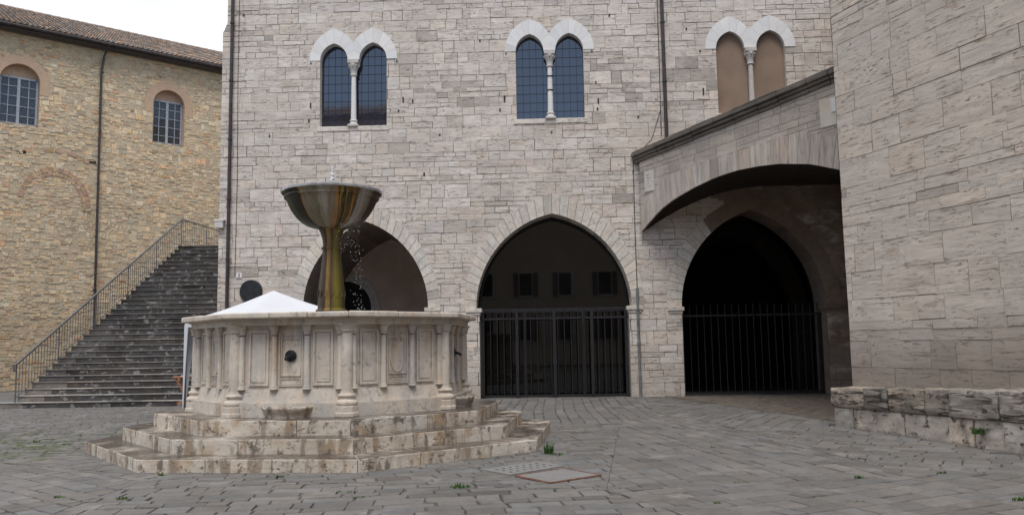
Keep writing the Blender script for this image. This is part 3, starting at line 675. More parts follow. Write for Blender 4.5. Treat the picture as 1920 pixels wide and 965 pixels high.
# body: soffit, left end, top
bdm=MB()
def fpt(s,z): x,y=fac(s,0.004); return Vector((x,y,z))
def rpt(t,z,o=0): v=RO_+RD*t+Vector((-RD.y,RD.x,0))*(-o); return Vector((v.x,v.y,z))
def backz(u): return 4.98+1.35*(1-(1-min(u/.5,1))**2)
prev=None; NB=30
for i in range(NB+1):
    u=i/NB; t=.2+u*8.1; fz=acz(t)+.003; sb=4.05+u*7.6; row=[]
    for j in range(9):
        v=j/8; p=rpt(t,fz,-.0).lerp(fpt(sb,min(backz(u),7)),v); p.z=fz+(backz(u)-fz)*v+.10*math.sin(math.pi*v); row.append(p)
    if prev:
        for j in range(8): bdm.face([prev[j],row[j],row[j+1],prev[j+1]],vc(0,0),0)
    prev=row
bdm.face([rpt(.2,4.98),rpt(.2,topz(.2)),fpt(4.05,topz(.2)),fpt(4.05,4.98)],(1,1,1,.2),0)
bdm.face([rpt(.2,topz(.2)-.02),rpt(8.3,topz(8.3)-.02),fpt(11.6,topz(8.3)-.02),fpt(4.05,topz(.2)-.02)],(1,1,1,.2),0)
for i in range(20):
    t0=.2+i*.405; t1=t0+.405
    bdm.face([rpt(t0,acz(t0)+.004,-.02),rpt(t1,acz(t1)+.004,-.02),rpt(t1,topz(t1)-.02,-.02),rpt(t0,topz(t0)-.02,-.02)],(.6,.6,.6,.2),0)
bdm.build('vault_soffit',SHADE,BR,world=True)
cn=MB()
t=-.02
while t<8.3:
    L_=random.uniform(.55,1.1); t2=min(t+L_,8.35); cc=(1,1,1,.5)
    for (z_a,z_b,pr) in ((-.10,0,.05),(.002,.10,.10),(.102,.21,.165),(.212,.27,.13)):
        dz=random.uniform(-.012,.012); d2=random.uniform(-.01,.01)
        vs_=[Vector((x,y,z)) for z,xs in ((z_a,(t+.004,t2-.004)),(z_b,(t+.004,t2-.004))) for y in (-pr+d2,.30) for x in xs]
        vs_=[Vector((v.x,v.y,v.z+topz(v.x)+dz)) for v in vs_]
        cn.mesh(vs_,[(0,2,3,1),(4,5,7,6),(0,1,5,4),(2,6,7,3),(0,4,6,2),(1,3,7,5)],cc)
    t=t2
bevel(cn.build('cornice',CORN,BR),.018)
p1=MB(); p1.box(.42,.82,-.035,0,6.16,6.80); 
for k in range(5): p1.tube((.52+.03*k,-.037,6.68-.09*k),(.62+.02*math.sin(k*2),-.037,6.66-.09*k),.008,5,mi=1)
o=bevel(p1.build('carved_plaque',[WHITC,IRON],BR),.006); o['label']='small upright pale plaque with faint carved marks'
PLQ=mat('rust-streaked slab',(.60,.56,.49),False,.15,(3,3,3),.2,(15,15,15),(.5,.38,.24),.5,(2,2,.5),bump=.2)
p2=MB(); p2.box(6.62,7.5,-.035,0,6.72,7.42); p2.box(6.95,7.2,-.06,-.034,7.03,7.36,mi=1); o=bevel(p2.build('carved_plaque',[PLQ,WHITE],BR),.01); o['label']='large square yellowish stone plaque with small white relief'

# ------------------------------------------------------------------ tower / church on the right
TC=Vector((6.45,15.9,0)); TD=Vector((.356,-1,0)).normalized(); TANG=math.atan2(TD.y,TD.x)
TW=empty('travertine_tower',tuple(TC),TANG); tag(TW,'big block-built travertine building wall closing the right edge of the square','building')
tm=MB(); masonry(tm,layout(-.02,16,.55,12.5,.46,.80,(.66,.32,.02)),.009,.014,stone_col(.035,.012,.02),[(0,.55),(16,.55),(16,12.5),(0,12.5)],[],jit=.006,joff=.007)
tm.build('stone_facing',TRAVR,TW)
tb=MB(); tb.box(.0,16,-.006,.3,0,12.5); tb.build('mortar_bed',MORT2,TW)
# end wall turning back behind the corner
sidedir=Vector((.50,1,0)).normalized(); 
ts_=MB(); 
def spt(u,z,o=0): v=TC+sidedir*u+Vector((-sidedir.y,sidedir.x,0))*o; return (v.x,v.y,z)
for (a_,b_,c_,d_) in layout(0,11.5,0,12.5,.45,.8,(.7,.3,0)):
    a_=max(a_,0); b_=min(b_,11.5)
    if b_-a_<.05: continue
    ts_.face([spt(b_-.006,c_+.006,.02),spt(a_+.006,c_+.006,.02),spt(a_+.006,d_-.006,.02),spt(b_-.006,d_-.006,.02)],bc(0,0))
ts_.face([spt(11.5,0),spt(0,0),spt(0,12.5),spt(11.5,12.5)],(.4,.4,.4,.5))
ts_.build('end_wall',BRW,TW,world=True)
# bench along the foot
B0=Vector((5.95,15.66,0)); BD=(Vector((7.02,11.0,0))-B0).normalized(); BANG=math.atan2(BD.y,BD.x)
BE=empty('stone_bench',tuple(B0),BANG); tag(BE,'rough eroded two-course travertine bench along the foot of the tower wall','bench')
def rough_block(mb,x0,x1,y0,y1,zf0,zf1,col,amp=.02,res=.05,seed=0,ztop=None):
    nx=max(2,int((x1-x0)/res)); nz=max(2,int((zf1-zf0)/res)); ny=6
    def dis(p,n):
        q=Vector((p.x*3+seed*7.1,p.y*3,p.z*9)); q2=Vector((p.x*14+seed,p.y*14,p.z*22))
        d=(noise.noise(q)*.7+noise.noise(q2)*.45)*amp
        # rounded arrises
        ex=min(p.x-x0,x1-p.x); ez=min(p.z-zf0,zf1-p.z); 
        d-=.022*math.exp(-max(0,min(ex,ez))/.018)
        return p+n*d
    def lift(p):
        return p if ztop is None else Vector((p.x,p.y,p.z*ztop(p.x)))
    V=[];F=[]
    for j in range(nz+1):
        for i in range(nx+1):
            p=Vector((x0+(x1-x0)*i/nx,y0,zf0+(zf1-zf0)*j/nz)); V.append(lift(dis(p,Vector((0,-1,0)))))
    for j in range(nz):
        for i in range(nx): a_=j*(nx+1)+i; F.append((a_,a_+1,a_+nx+2,a_+nx+1))
    mb.mesh(V,F,col,0,True)
    topedge=V[nz*(nx+1):]; V2=list(topedge); F2=[]
    for k in range(1,ny+1):
        for i in range(nx+1):
            e=topedge[i]; p=Vector((x0+(x1-x0)*i/nx,y0+(y1-y0)*k/ny,zf1)); p=lift(p); p.z+=noise.noise(Vector((p.x*6+seed,p.y*6,0)))*amp*.6-.0; 
            p.y=e.y+(y1-e.y)*k/ny; V2.append(p)
    for k in range(ny):
        for i in range(nx): a_=k*(nx+1)+i; F2.append((a_,a_+1,a_+nx+2,a_+nx+1))
    mb.mesh(V2,F2,col,0,True)
    for xx,rev in ((0,0),(nx,1)):
        side=[V[j*(nx+1)+xx] for j in range(nz+1)]; sb=[Vector((s.x,y1,s.z)) for s in side]
        for j in range(nz):
            q=[side[j],side[j+1],sb[j+1],sb[j]]; mb.face(q if not rev else q[::-1],col)
def bt(x): return 1+.045*x
zz=.72
x=0; k=0
rb=stone_col(.09,.04,.1)
bl=MB(); wds=[.58,.62,.72,1.0,.5,.55,.7,.8,.9,.9,.8,1,1,1]
for wv in wds:
    rough_block(bl,x+.006,x+wv-.006,0+.02*math.sin(k*3),1.35,-.02,.36,rb(0,0),.022,.045,k+1,bt); x+=wv; k+=1
bevel_o=bl.build('lower_course',BENCL,BE)
bl=MB(); x=-.02; wds=[1.0,.62,.86,.55,.95,.9,.8,1,1.1,.9,1,1]
for wv in wds:
    rough_block(bl,x+.006,x+wv-.006,-.045+.02*math.sin(k*2),1.35,.372,.72,tuple(v*.85 for v in rb(0,0)[:3])+(random.random(),),.034,.035,k+20,bt); x+=wv; k+=1
bl.build('seat_course',BENCH,BE)
core=MB(); core.box(.03,9,.05,1.3,0,.66); core.build('rubble_core',MORT,BE)

# ------------------------------------------------------------------ rubble church on the left
CO=Vector((-22.25,36.15,0)); CDV=Vector((1.19,1,0)).normalized(); CANG=math.atan2(CDV.y,CDV.x)
CH=empty('rubble_church',tuple(CO),CANG); tag(CH,'golden rubble-stone church with tiled roof and round-headed windows, behind the stairs','church')
cw=[dict(c=6.72,z0=13.88,r=.76,zb=11.88),dict(c=.2,z0=13.83,r=.80,zb=11.84)]
csub=[]
for c_ in cw:
    n=14; sem=[(c_['c']+c_['r']*math.cos(math.pi*i/n),c_['z0']+c_['r']*math.sin(math.pi*i/n)) for i in range(n+1)]
    csub.append([(c_['c']-c_['r'],c_['zb']),(c_['c']+c_['r'],c_['zb'])]+sem)
creg=rect(-4,16,0,16.0)
rcol0=stone_col(.10,.05,.05)
def rcol(x,z):
    k=rcol0(x,z)
    if random.random()<.08: k=(k[0]*.74,k[1]*.78,k[2]*.88,k[3])
    if random.random()<.10: k=(k[0]*1.10,k[1]*1.10,k[2]*1.15,k[3])
    if random.random()<.06: k=(k[0]*1.0,k[1]*.78,k[2]*.7,k[3])
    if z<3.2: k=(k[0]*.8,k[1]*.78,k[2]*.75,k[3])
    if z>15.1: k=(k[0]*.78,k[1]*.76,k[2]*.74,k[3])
    return k
fsub=[]
for c_ in cw:
    n=12; R_=c_['r']+.42
    fsub.append([(c_['c']-R_,c_['z0']-.5),(c_['c']+R_,c_['z0']-.5)]+[(c_['c']+R_*math.cos(math.pi*i/n),c_['z0']+R_*math.sin(math.pi*i/n)) for i in range(n+1)])
    fsub.append(rect(c_['c']-c_['r'],c_['c']+c_['r'],c_['zb'],c_['z0']))
cm=MB(); cells=layout(-4,16,0,16.05,.20,.25,(.22,.74,.04),.35)
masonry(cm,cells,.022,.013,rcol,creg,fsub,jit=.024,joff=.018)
cm.build('rubble_facing',RUB,CH)
cb_=MB(); cl=[creg]
for s_ in csub: cl=subtract(cl,s_,bb(s_))
for q in cl: cb_.prism(q,-.004,0)
cb_.face([(-4,0,0),(-4,8,0),(-4,8,16),(-4,0,16)]); cb_.face([(16,0,0),(16,0,16),(16,8,16),(16,8,0)])
cb_.build('mortar_bed',RUBM,CH)
for c_ in cw:
    Wn=empty('church_window',(0,0,0)); Wn.parent=CH; Wn.matrix_basis=Matrix.Translation((c_['c'],0,0))
    r_=c_['r']; z0=c_['z0']; zb=c_['zb']; rg=MB(); n=16; Ro=r_+.40
    inn=[(r_,z0-.5)]+[(r_*math.cos(math.pi*i/n),z0+r_*math.sin(math.pi*i/n)) for i in range(n+1)]+[(-r_,z0-.5)]
    out=[(Ro,z0-.5)]+[(Ro*math.cos(math.pi*i/n),z0+Ro*math.sin(math.pi*i/n)) for i in range(n+1)]+[(-Ro,z0-.5)]
    ring(rg,inn,out,.02,.03,lambda a_,b_:(1,1,1,.5),gap=.0); rg.build('arch_surround',PLAST,Wn)
    rv=MB(); pts=[(r_,zb),(r_,z0)]+inn[1:-1]+[(-r_,z0),(-r_,zb)]; reveal(rv,pts,-.02,.42); rv.face([(-r_,-.02,zb),(r_,-.02,zb),(r_,.42,zb+.05),(-r_,.42,zb+.05)]); rv.build('reveal',PLAST,Wn)
    ty=MB(); ty.prism([(r_*math.cos(math.pi*i/n),z0+r_*math.sin(math.pi*i/n)) for i in range(n+1)],.34,.42); ty.build('tympanum',PLAST,Wn)
    fr=MB(); x=r_-.02; zt=z0+.26
    for a_,b_,c2,d2 in ((-x,-x+.09,zb,zt),(x-.09,x,zb,zt),(-x,x,zb+.02,zb+.11),(-x,x,zt-.09,zt),(-.06,.06,zb,zt)): fr.box(a_,b_,.26+.002*(a_==-.06),.33,c2,d2)
    for sx in (-1,1):
        fr.box(sx*(x*.52)-.015,sx*(x*.52)+.015,.275,.32,zb+.1,zt-.08)
    for j in range(1,5):
        z=zb+(zt-zb)*j/5; fr.box(-x+.08,x-.08,.277,.318,z-.014,z+.014)
    fo=fr.build('frame',FRAMEG,Wn)
    gp=MB(); 
    for ii in range(4):
        for jj in range(5):
            xa=-x+2*x*ii/4; xb=-x+2*x*(ii+1)/4; za=zb+(zt-zb)*jj/5; zc=zb+(zt-zb)*(jj+1)/5; t1,t2=random.uniform(-.006,.006),random.uniform(-.006,.006)
            gp.face([(xa,.31+t1,za),(xb,.31+t2,za),(xb,.31-t1,zc),(xa,.31-t2,zc)])
    gp.build('glass',GLASSC,fo)
# blind brick arches
def brick_arc(cx,z0,w_,h_,th,a0,a1,n,name='blind_arch'):
    b=MB(); 
    for i in range(n):
        if random.random()<.04: continue
        t0=a0+(a1-a0)*i/n; t1=a0+(a1-a0)*(i+.88)/n
        q=[(cx+(w_+o_)*math.cos(t),z0+(h_+o_)*math.sin(t)) for t,o_ in ((t0,0),(t1,0),(t1,th),(t0,th))]
        q=q if area(q)>0 else q[::-1]
        k=random.uniform(.75,1.15); b.prism(q,-.026-random.uniform(0,.012),.0,(k,k*random.uniform(.9,1.1),k*random.uniform(.85,1.15),random.random()))
    return b.build(name,BRICK,CH)
brick_arc(1.78,8.35,1.28,1.5,.22,R(0),R(172),40); brick_arc(1.78,8.35,1.12,1.32,.1,R(0),R(120),30)
brick_arc(1.75,10.2,1.35,.55,.17,R(20),R(110),24)
st=MB(); st.box(2.95,3.3,-.08,0,8.15,8.33,(.7,.7,.7,.3),jit=.02); st.build('impost_block',RUB,CH)
# gutter, downpipe, roof
gu=MB(); gu.tube((-4.5,-.55,16.20),(16.5,-.55,16.20),.085,10); gu.box(-4.5,16.5,-.46,-.02,16.06,16.22)
ZE=16.26; SL=.47; RDp=5.4
ROOF=MB()
ncol=95; wcol=21.5/ncol; nrow=16
for i in range(ncol):
    xa=-4.6+i*wcol
    for j in range(nrow):
        v0=-.62+j*(RDp+.62)/nrow; v1=v0+(RDp+.62)/nrow*1.12; c=random.gauss(1,.2); t=random.gauss(0,.1)
        col=(max(.4,c*(1+t)),max(.4,c),max(.4,c*(1-t)),random.random()); ox=random.uniform(-.012,.012)
        if random.random()<.16: col=(col[0]*1.35,col[1]*1.3,col[2]*1.25,col[3])
        # cover tile
        pr=[(xa+wcol*.5+ox+wcol*.33*math.cos(a_),.075*math.sin(a_)) for a_ in [math.pi*k_/5 for k_ in range(6)]]
        V=[(x,v0,ZE+SL*(v0+.62)+.045+z) for x,z in pr]+[((x-xa-wcol*.5)*.8+xa+wcol*.5,v1,ZE+SL*(v1+.62)+.0+z*.8) for x,z in pr]
        ROOF.mesh(V,[(k_+1,k_,k_+6,k_+7) for k_ in range(5)],col,0,True)
        ROOF.face([V[k_] for k_ in range(6)],tuple(q*.5 for q in col[:3])+(.5,))
        # channel
        ROOF.face([(xa-.05,v0,ZE+SL*(v0+.62)+.02),(xa+.05,v0,ZE+SL*(v0+.62)+.02),(xa+.05,v1,ZE+SL*(v1+.62)-.01),(xa-.05,v1,ZE+SL*(v1+.62)-.01)],tuple(q*.8 for q in col[:3])+(.3,))
zr=ZE+SL*(RDp+.62)
ROOF.face([(-4.6,-.6,ZE-.02),(16.9,-.6,ZE-.02),(16.9,RDp,zr-.02),(-4.6,RDp,zr-.02)],(.6,.6,.6,.5)); ROOF.face([(-4.6,RDp,zr-.02),(16.9,RDp,zr-.02),(16.9,RDp*2+.6,ZE),(-4.6,RDp*2+.6,ZE)])
for i in range(50):
    xa=-4.6+i*.43; ROOF.tube((xa,RDp,zr+.03),(xa+.45,RDp,zr+.05),.10,8,rcol0(0,0))
ro=ROOF.build('tiled_roof',TILE,CH); gu.build('gutter',PIPE,ro)
dp=MB(); dp.tube((3.62,-.12,.0),(3.52,-.12,14.9),.055,8); dp.tube((3.52,-.12,14.9),(3.62,-.14,15.7),.055,8); dp.tube((3.62,-.14,15.7),(3.72,-.5,16.15),.05,8)
for z in (2,4.5,7,9.5,12,14.9): dp.tube((3.56,-.12,z-.03),(3.56,-.12,z+.03),.075,8)
dp.build('downpipe',PIPE,CH)
for (x,z) in ((.1,10.62),(.42,10.6),(3.3,10.5)):  # dark blocks on the wall face, painted as shaded recesses
    h_=MB(); h_.box(x-.14,x+.14,-.03,0,z-.06,z+.06,jit=.03); h_.build('recess_shade_block',DARK,CH)

# ------------------------------------------------------------------ staircase and railing
NS=32; RISE=.183; TRD=.293
STO=Vector((-14.75,24.42,0)); SD=Vector((1,-.02,0)).normalized(); SANG=math.atan2(SD.y,SD.x)
ST=empty('stone_staircase',tuple(STO),SANG); tag(ST,'broad dark stone staircase of many steps climbing beside the palazzo','staircase')
sc=stone_col(.18,.03,.15)
def sl_(k): return .03*k+.0
for k in range(1,NS+1):
    y0=(k-1)*TRD; z1=k*RISE; z0=z1-RISE; x0=sl_(k)-(.9 if k==1 else 0); x1=9.2 if y0<1.25 else 5.62
    s=MB(); x=x0; first=True
    while x<x1:
        wv=random.uniform(.55,1.25); xe=min(x+wv,x1)
        if x1-xe<.3: xe=x1
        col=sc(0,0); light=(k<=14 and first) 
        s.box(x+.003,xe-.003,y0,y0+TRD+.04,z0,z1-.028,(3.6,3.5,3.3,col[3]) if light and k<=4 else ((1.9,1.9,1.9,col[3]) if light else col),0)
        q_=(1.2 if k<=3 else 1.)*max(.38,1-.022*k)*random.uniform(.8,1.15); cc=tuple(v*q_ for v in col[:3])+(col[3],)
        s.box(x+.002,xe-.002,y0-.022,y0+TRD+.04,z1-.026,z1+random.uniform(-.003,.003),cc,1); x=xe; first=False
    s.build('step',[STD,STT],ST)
ld=MB(); ld.box(sl_(33),5.62,NS*TRD-.02,NS*TRD+11,NS*RISE-.2,NS*RISE-.006); ld.build('landing',STT,ST)
und=MB()   # masonry under the flight, closing its left flank
V=[(sl_(0)+.02,.02,0),(sl_(32)+.02,NS*TRD,0),(sl_(32)+.02,NS*TRD,NS*RISE-.2),(sl_(1)+.02,.02,.0)]
und.face([(.03,0.02,0),(.99,NS*TRD,0),(.99,NS*TRD,NS*RISE-.19),(.03,.02,.0)]); und.face([(.99,NS*TRD,0),(.99,NS*TRD+11,0),(.99,NS*TRD+11,NS*RISE-.19),(.99,NS*TRD,NS*RISE-.19)])
und.build('flank_wall',STD,ST)
RL=empty('stair_railing',tuple(STO),SANG); tag(RL,'grey metal railing with thin balusters along the left side of the staircase','railing')
def rp(k,dz): return Vector((sl_(k)+.08,(k-1)*TRD+.1,k*RISE+dz))
h0=rp(1.0,1.12); h1=rp(NS,1.12); h2=Vector((h1.x+.32,h1.y+4.6,h1.z))
hr=MB(); hr.tube(h0,h1,.036,8); hr.tube(h1,h2,.032,8); hr.tube(h0,h0+Vector((-.02,-.1,-.05)),.036,8); hr.tube(h0+Vector((-.02,-.1,-.05)),h0+Vector((0,-.1,-.24)),.036,8,r2=.028)
hr.build('handrail',IRONG,RL)
lr=MB(); off=Vector((0,0,-1.0)); lr.tube(h0+off,h1+off,.012,6); lr.tube(h1+off,h2+off,.012,6); lr.build('lower_rail',IRONG,RL)
nb=70
for i in range(nb):
    p=h0.lerp(h1,i/nb); post=(i%14==0); b=MB(); b.tube((p.x,p.y,p.z-(1.13 if post else 1.0)),(p.x,p.y,p.z),.022 if post else .0105,6)
    b.build('post' if post else 'baluster',IRONG,RL)
for i in range(30):
    p=h1.lerp(h2,i/29); post=(i in (0,14,29)); b=MB(); b.tube((p.x,p.y,p.z-(1.13 if post else 1.0)),(p.x,p.y,p.z),.022 if post else .0105,6)
    b.build('post' if post else 'baluster',IRONG,RL)

# ------------------------------------------------------------------ fountain
FC=Vector((-3.115,14.58,0)); A0=R(16.2)
FO=empty('octagonal_fountain',tuple(FC),0); tag(FO,'octagonal pale stone fountain on three steps with a stained bronze bowl on a column','fountain')
def ov(r,k,z=0,da=0): t=A0+da+k*math.pi/4; return Vector((r*math.sin(t),-r*math.cos(t),z))
def octstep(r_out,r_in,z0,z1,name,seed):
    random.seed(seed); b=MB(); cc=stone_col(.05,.02,.0)
    for k in range(8):
        a_,b_=ov(r_out,k),ov(r_out,k+1); c_,d_=ov(r_in,k),ov(r_in,k+1); L_=(b_-a_).length
        cuts=[0]; 
        while cuts[-1]<1:
            nx=cuts[-1]+random.uniform(.75,1.6)/L_
            cuts.append(1 if nx>.85 else nx)
        for u,v in zip(cuts[:-1],cuts[1:]):
            g_=.004/L_; p=[a_.lerp(b_,u+g_),a_.lerp(b_,v-g_),c_.lerp(d_,v-g_),c_.lerp(d_,u+g_)]
            n=(a_+b_).normalized(); o_=random.uniform(-.002,.002); dz=random.uniform(-.002,.002)
            p=[(q+n*o_) if i<2 else q for i,q in enumerate(p)]
            b.vprism([(q.x,q.y) for q in p],z0,z1+dz,cc(0,0))
    o=bevel(b.build(name,STEPM,FO),.013,2); return o
octstep(3.93,2.6,-.05,.187,'step',3); octstep(3.39,2.4,.17,.39,'step',4); octstep(2.93,1.6,.37,.60,'step',5)
random.seed(11)
cr_=MB()
for r_,z0,z1 in ((3.91,0,.175),(3.37,0,.38),(2.91,0,.588)):
    cr_.vprism([tuple(ov(r_,k)[:2]) for k in range(8)],z0,z1)
cr_.build('step_core',MORT,FO)
def octring(mb,ro,ri,z0,z1,ro2=None,mi=0):
    ro2=ro if ro2 is None else ro2
    for k in range(8):
        a_,b_=ov(ro,k,z0),ov(ro,k+1,z0); a2,b2=ov(ro2,k,z1),ov(ro2,k+1,z1); c_,d_=ov(ri,k,z0),ov(ri,k+1,z0); c2,d2=ov(ri,k,z1),ov(ri,k+1,z1)
        mb.face([a_,b_,b2,a2],mi=mi); mb.face([a2,b2,d2,c2],mi=mi); mb.face([c_,c2,d2,d_],mi=mi); mb.face([a_,c_,d_,b_],mi=mi)
RW_=2.25
bw=MB(); octring(bw,RW_,1.95,.60,1.97); bw.build('basin_wall',MARB,FO)
pb=MB(); octring(pb,RW_+.13,RW_-.02,.60,.80); weld(pb.build('wall_plinth',MARB,FO)); 
pb2=MB(); octring(pb2,RW_+.05,RW_-.02,.802,1.0,RW_+.02); weld(pb2.build('lower_band',MARB,FO))
fz=MB(); octring(fz,RW_+.13,1.9,1.96,2.04); octring(fz,RW_+.16,1.9,2.041,2.06); weld(fz.build('frieze',MARB,FO),1e-5)
rm=MB(); random.seed(21)
for k in range(8):   # rim slabs, two or three to a side
    cuts=[0,random.uniform(.3,.45),random.uniform(.6,.75),1] if k%2 else [0,random.uniform(.4,.6),1]
    for u,v in zip(cuts[:-1],cuts[1:]):
        e=.0015; dz=random.uniform(-.006,.004); do=random.uniform(-.012,.01)
        q=[ov(2.55+do,k).lerp(ov(2.55+do,k+1),u+e),ov(2.55+do,k).lerp(ov(2.55+do,k+1),v-e),ov(1.88,k).lerp(ov(1.88,k+1),v-e),ov(1.88,k).lerp(ov(1.88,k+1),u+e)]
        if k in (1,2): q[0]=q[0]+(q[0].normalized()*random.uniform(-.03,.01)) if u>0 else q[0]
        rm.vprism([(p.x,p.y) for p in q],2.061,2.15+dz,(1,1,1,random.random()))
bevel(rm.build('rim',MARB,FO),.02,2)
wtr=MB(); wtr.vprism([tuple(ov(1.95,k)[:2]) for k in range(8)],1.80,1.92); wtr.build('basin_water',WAT,FO)
# corner columns
def ccol(k):
    p=ov(RW_+.02,k); c=MB(); rs=.088
    c.lathe([(rs,.98),(rs*1.0,1.4),(rs*.93,1.87)],p.x,p.y,16); o=c.build('corner_column',MARB,FO)
    b=MB(); pr=[(.15,.76),(.163,.785),(.163,.815),(.145,.84),(.118,.85),(.112,.875),(.125,.885),(.136,.905),(.128,.93),(.10,.94),(.095,.985)]
    b.lathe(pr,p.x,p.y,18); b.build('column_base',MARB,o)
    pl_=MB(); a=A0+k*math.pi/4; Mx=Matrix.Translation((p.x,p.y,0))@Matrix.Rotation(a,4,'Z')
    h=.158; n=8; pts=[(h*1.08*math.cos(math.pi/8+t*math.pi/4),h*1.08*math.sin(math.pi/8+t*math.pi/4)) for t in range(8)]
    pts=[tuple((Mx@Vector((x,y,0)))[:2]) for x,y in pts]; pl_.vprism(pts,.60,.76); pts2=[(p.x+(x-p.x)*1.1,p.y+(y-p.y)*1.1) for x,y in pts]; pl_.vprism(pts2,.598,.665)
    bevel(pl_.build('column_plinth',MARB,o),.012)
    cp=MB(); cp.lathe([(.092,1.85),(.105,1.86),(.098,1.875),(.11,1.92),(.14,1.955)],p.x,p.y,24,fl=.06,nf=12); cp.box(-.135,.135,-.135,.135,1.953,1.965,M=Mx); cp.build('capital',MARB,o)
for k in range(8): ccol(k)
# faces: local frame per face
def face_frame(k):
    a_,b_=ov(RW_,k),ov(RW_,k+1); mid=(a_+b_)/2; d=(b_-a_).normalized(); n=Vector((mid.x,mid.y,0)).normalized()
    return Matrix(((d.x,-n.x,0,mid.x),(d.y,-n.y,0,mid.y),(0,0,1,0),(0,0,0,1)))
def framebox(mb,x0,x1,z0,z1,w_=.018,h=.014,M=None,y=0):
    mb.box(x0,x1,-h-y,.002,z0,z0+w_,M=M); mb.box(x0,x1,-h-y,.002,z1-w_,z1,M=M); mb.box(x0,x0+w_,-h-y-.001,.002,z0+w_,z1-w_,M=M); mb.box(x1-w_,x1,-h-y-.001,.002,z0+w_,z1-w_,M=M)
for k in range(8):
    M_=face_frame(k); 
    for x in (-.765,-.255,.255,.765):
        c=MB(); prof=[(.050,1.045),(.047,1.06),(.043,1.80)]; q=M_@Vector((x,-.025,0)); c.lathe(prof,q.x,q.y,12); 
        o=c.build('colonnette',MARB,FO)
        b=MB(); b.lathe([(.064,1.0),(.068,1.012),(.064,1.024),(.054,1.03),(.058,1.045),(.046,1.052)],q.x,q.y,12); b.build('column_base',MARB,o)
        b=MB(); b.lathe([(.043,1.815),(.052,1.82),(.046,1.83),(.052,1.87),(.066,1.92),(.072,1.938)],q.x,q.y,16,fl=.16,nf=8)
        Mc=M_@Matrix.Translation((x,-.025,0)); b.box(-.072,.072,-.072,.072,1.94,1.962,M=Mc); b.build('capital',MARB,o)
    for sx in (-1,1):
        f=MB(); x0,x1=sorted((sx*.345,sx*.655)); framebox(f,x0,x1,1.06,1.885,.028,.026,M_); f.box(x0+.055,x1-.055,-.012,.002,1.115,1.83,M=M_); f.build('side_panel',MARB,FO)
    f=MB(); framebox(f,-.185,.185,1.05,1.90,.018,.018,M_); framebox(f,-.155,.155,1.80,1.88,.01,.012,M_); framebox(f,-.155,.155,1.20,1.765,.016,.02,M_); framebox(f,-.155,.155,1.075,1.165,.01,.012,M_)
    if k in (0,2,-2,6,4):
        # shield with pointed foot and illegible worn lettering ridges
        n=10; pts=[(-.125,1.72),(-.125,1.5)]+[(-.125+.125*(1-math.cos(t*math.pi/2/n)),1.5-.27*math.sin(t*math.pi/2/n)) for t in range(1,n+1)]
        pts=pts+[(-x,z) for x,z in pts[::-1][1:]]
        for p_,q_ in zip(pts,pts[1:]+pts[:1]): 
            a2=M_@Vector((p_[0],-.008,p_[1])); b2=M_@Vector((q_[0],-.008,q_[1])); f.tube(a2,b2,.009,5)
        f.prism([],0,0) if False else None
        random.seed(k+3)
        for zz in (1.82,1.85,1.105,1.13):
            x=-.13
            while x<.12: wv=random.uniform(.008,.022); f.box(x,x+wv,-.006,.002,zz-.008,zz+.008,M=M_); x+=wv+.008
    f.build('centre_panel' if k not in (0,2,6,4) else 'shield_panel',MARB,FO)
def spout(k):
    M_=face_frame(k); s=MB()
    def P(x,y,z): return M_@Vector((x,y,z))
    for rr_,rt,y in ((.075,.016,-.022),(.052,.014,-.03)):
        for i in range(16):
            t0,t1=i*math.pi/8,(i+1)*math.pi/8; s.tube(P(rr_*math.cos(t0),y,1.50+rr_*math.sin(t0)),P(rr_*math.cos(t1),y,1.50+rr_*math.sin(t1)),rt,6)
    s.tube(P(0,0,1.5),P(0,-.05,1.5),.045,12); s.tube(P(0,-.04,1.5),P(-.02,-.13,1.475),.024,10); s.tube(P(-.02,-.12,1.48),P(-.025,-.15,1.45),.024,10,r2=.028)
    s.build('lion_spout',BRONZ,FO)
    t=MB(); w2=.38; n=18
    V=[];F=[]; rings=[(1.0,.765),(1.03,.745),(1.0,.72),(.90,.66),(.80,.62),(.80,.60)]
    for (sc_,z) in rings:
        for i in range(n+1):
            a=math.pi*i/n; wob=1+.03*math.sin(i*2.2); V.append(P(-w2*sc_*math.cos(a)*wob,-.10-.26*sc_*math.sin(a)*wob,z+(.012*math.sin(i*2.7) if z>.74 else 0)))
    m=n+1
    for j in range(len(rings)-1):
        for i in range(n): F.append((j*m+i,(j+1)*m+i,(j+1)*m+i+1,j*m+i+1))
    base=len(V); 
    for i in range(n+1):
        a=math.pi*i/n; V.append(P(-w2*.88*math.cos(a),-.10-.22*math.sin(a),.76))
    for i in range(n): F.append((i,i+1,base+i+1,base+i))
    for i in range(n+1):
        a=math.pi*i/n; V.append(P(-w2*.75*math.cos(a),-.10-.17*math.sin(a),.69))
    for i in range(n): F.append((base+i,base+i+1,base+m+i+1,base+m+i))
    F.append(tuple(base+m+i for i in range(n+1)))
    t.mesh(V,F,smooth=True); t.build('trough',STEPM,FO)
spout(-1); spout(1)
# column and bowl
CX=-.085
col=MB(); col.lathe([(.30,1.85),(.30,2.10),(.285,2.16),(.26,2.2),(.275,2.23),(.27,2.27),(.235,2.30),(.235,2.5),(.228,2.64),(.205,2.85),(.175,3.1),(.156,3.30),(.158,3.335),(.18,3.35),(.182,3.375),(.158,3.39),(.152,3.42),(.158,3.50),(.175,3.585),(.20,3.65),(.225,3.69),(.225,3.71)],CX,0,40)
oc=MB(); cc_=empty('stem',(CX,0,0)); bpy.data.objects.remove(cc_)
col2=MB(); col2.v=[(x-CX,y,z-2.2) for x,y,z in col.v]; col2.f=col.f; col2.c=col.c; col2.m=col.m; col2.sm=col.sm
so=col2.build('bowl_column',ALG2,FO); so.location=(CX,0,2.2)
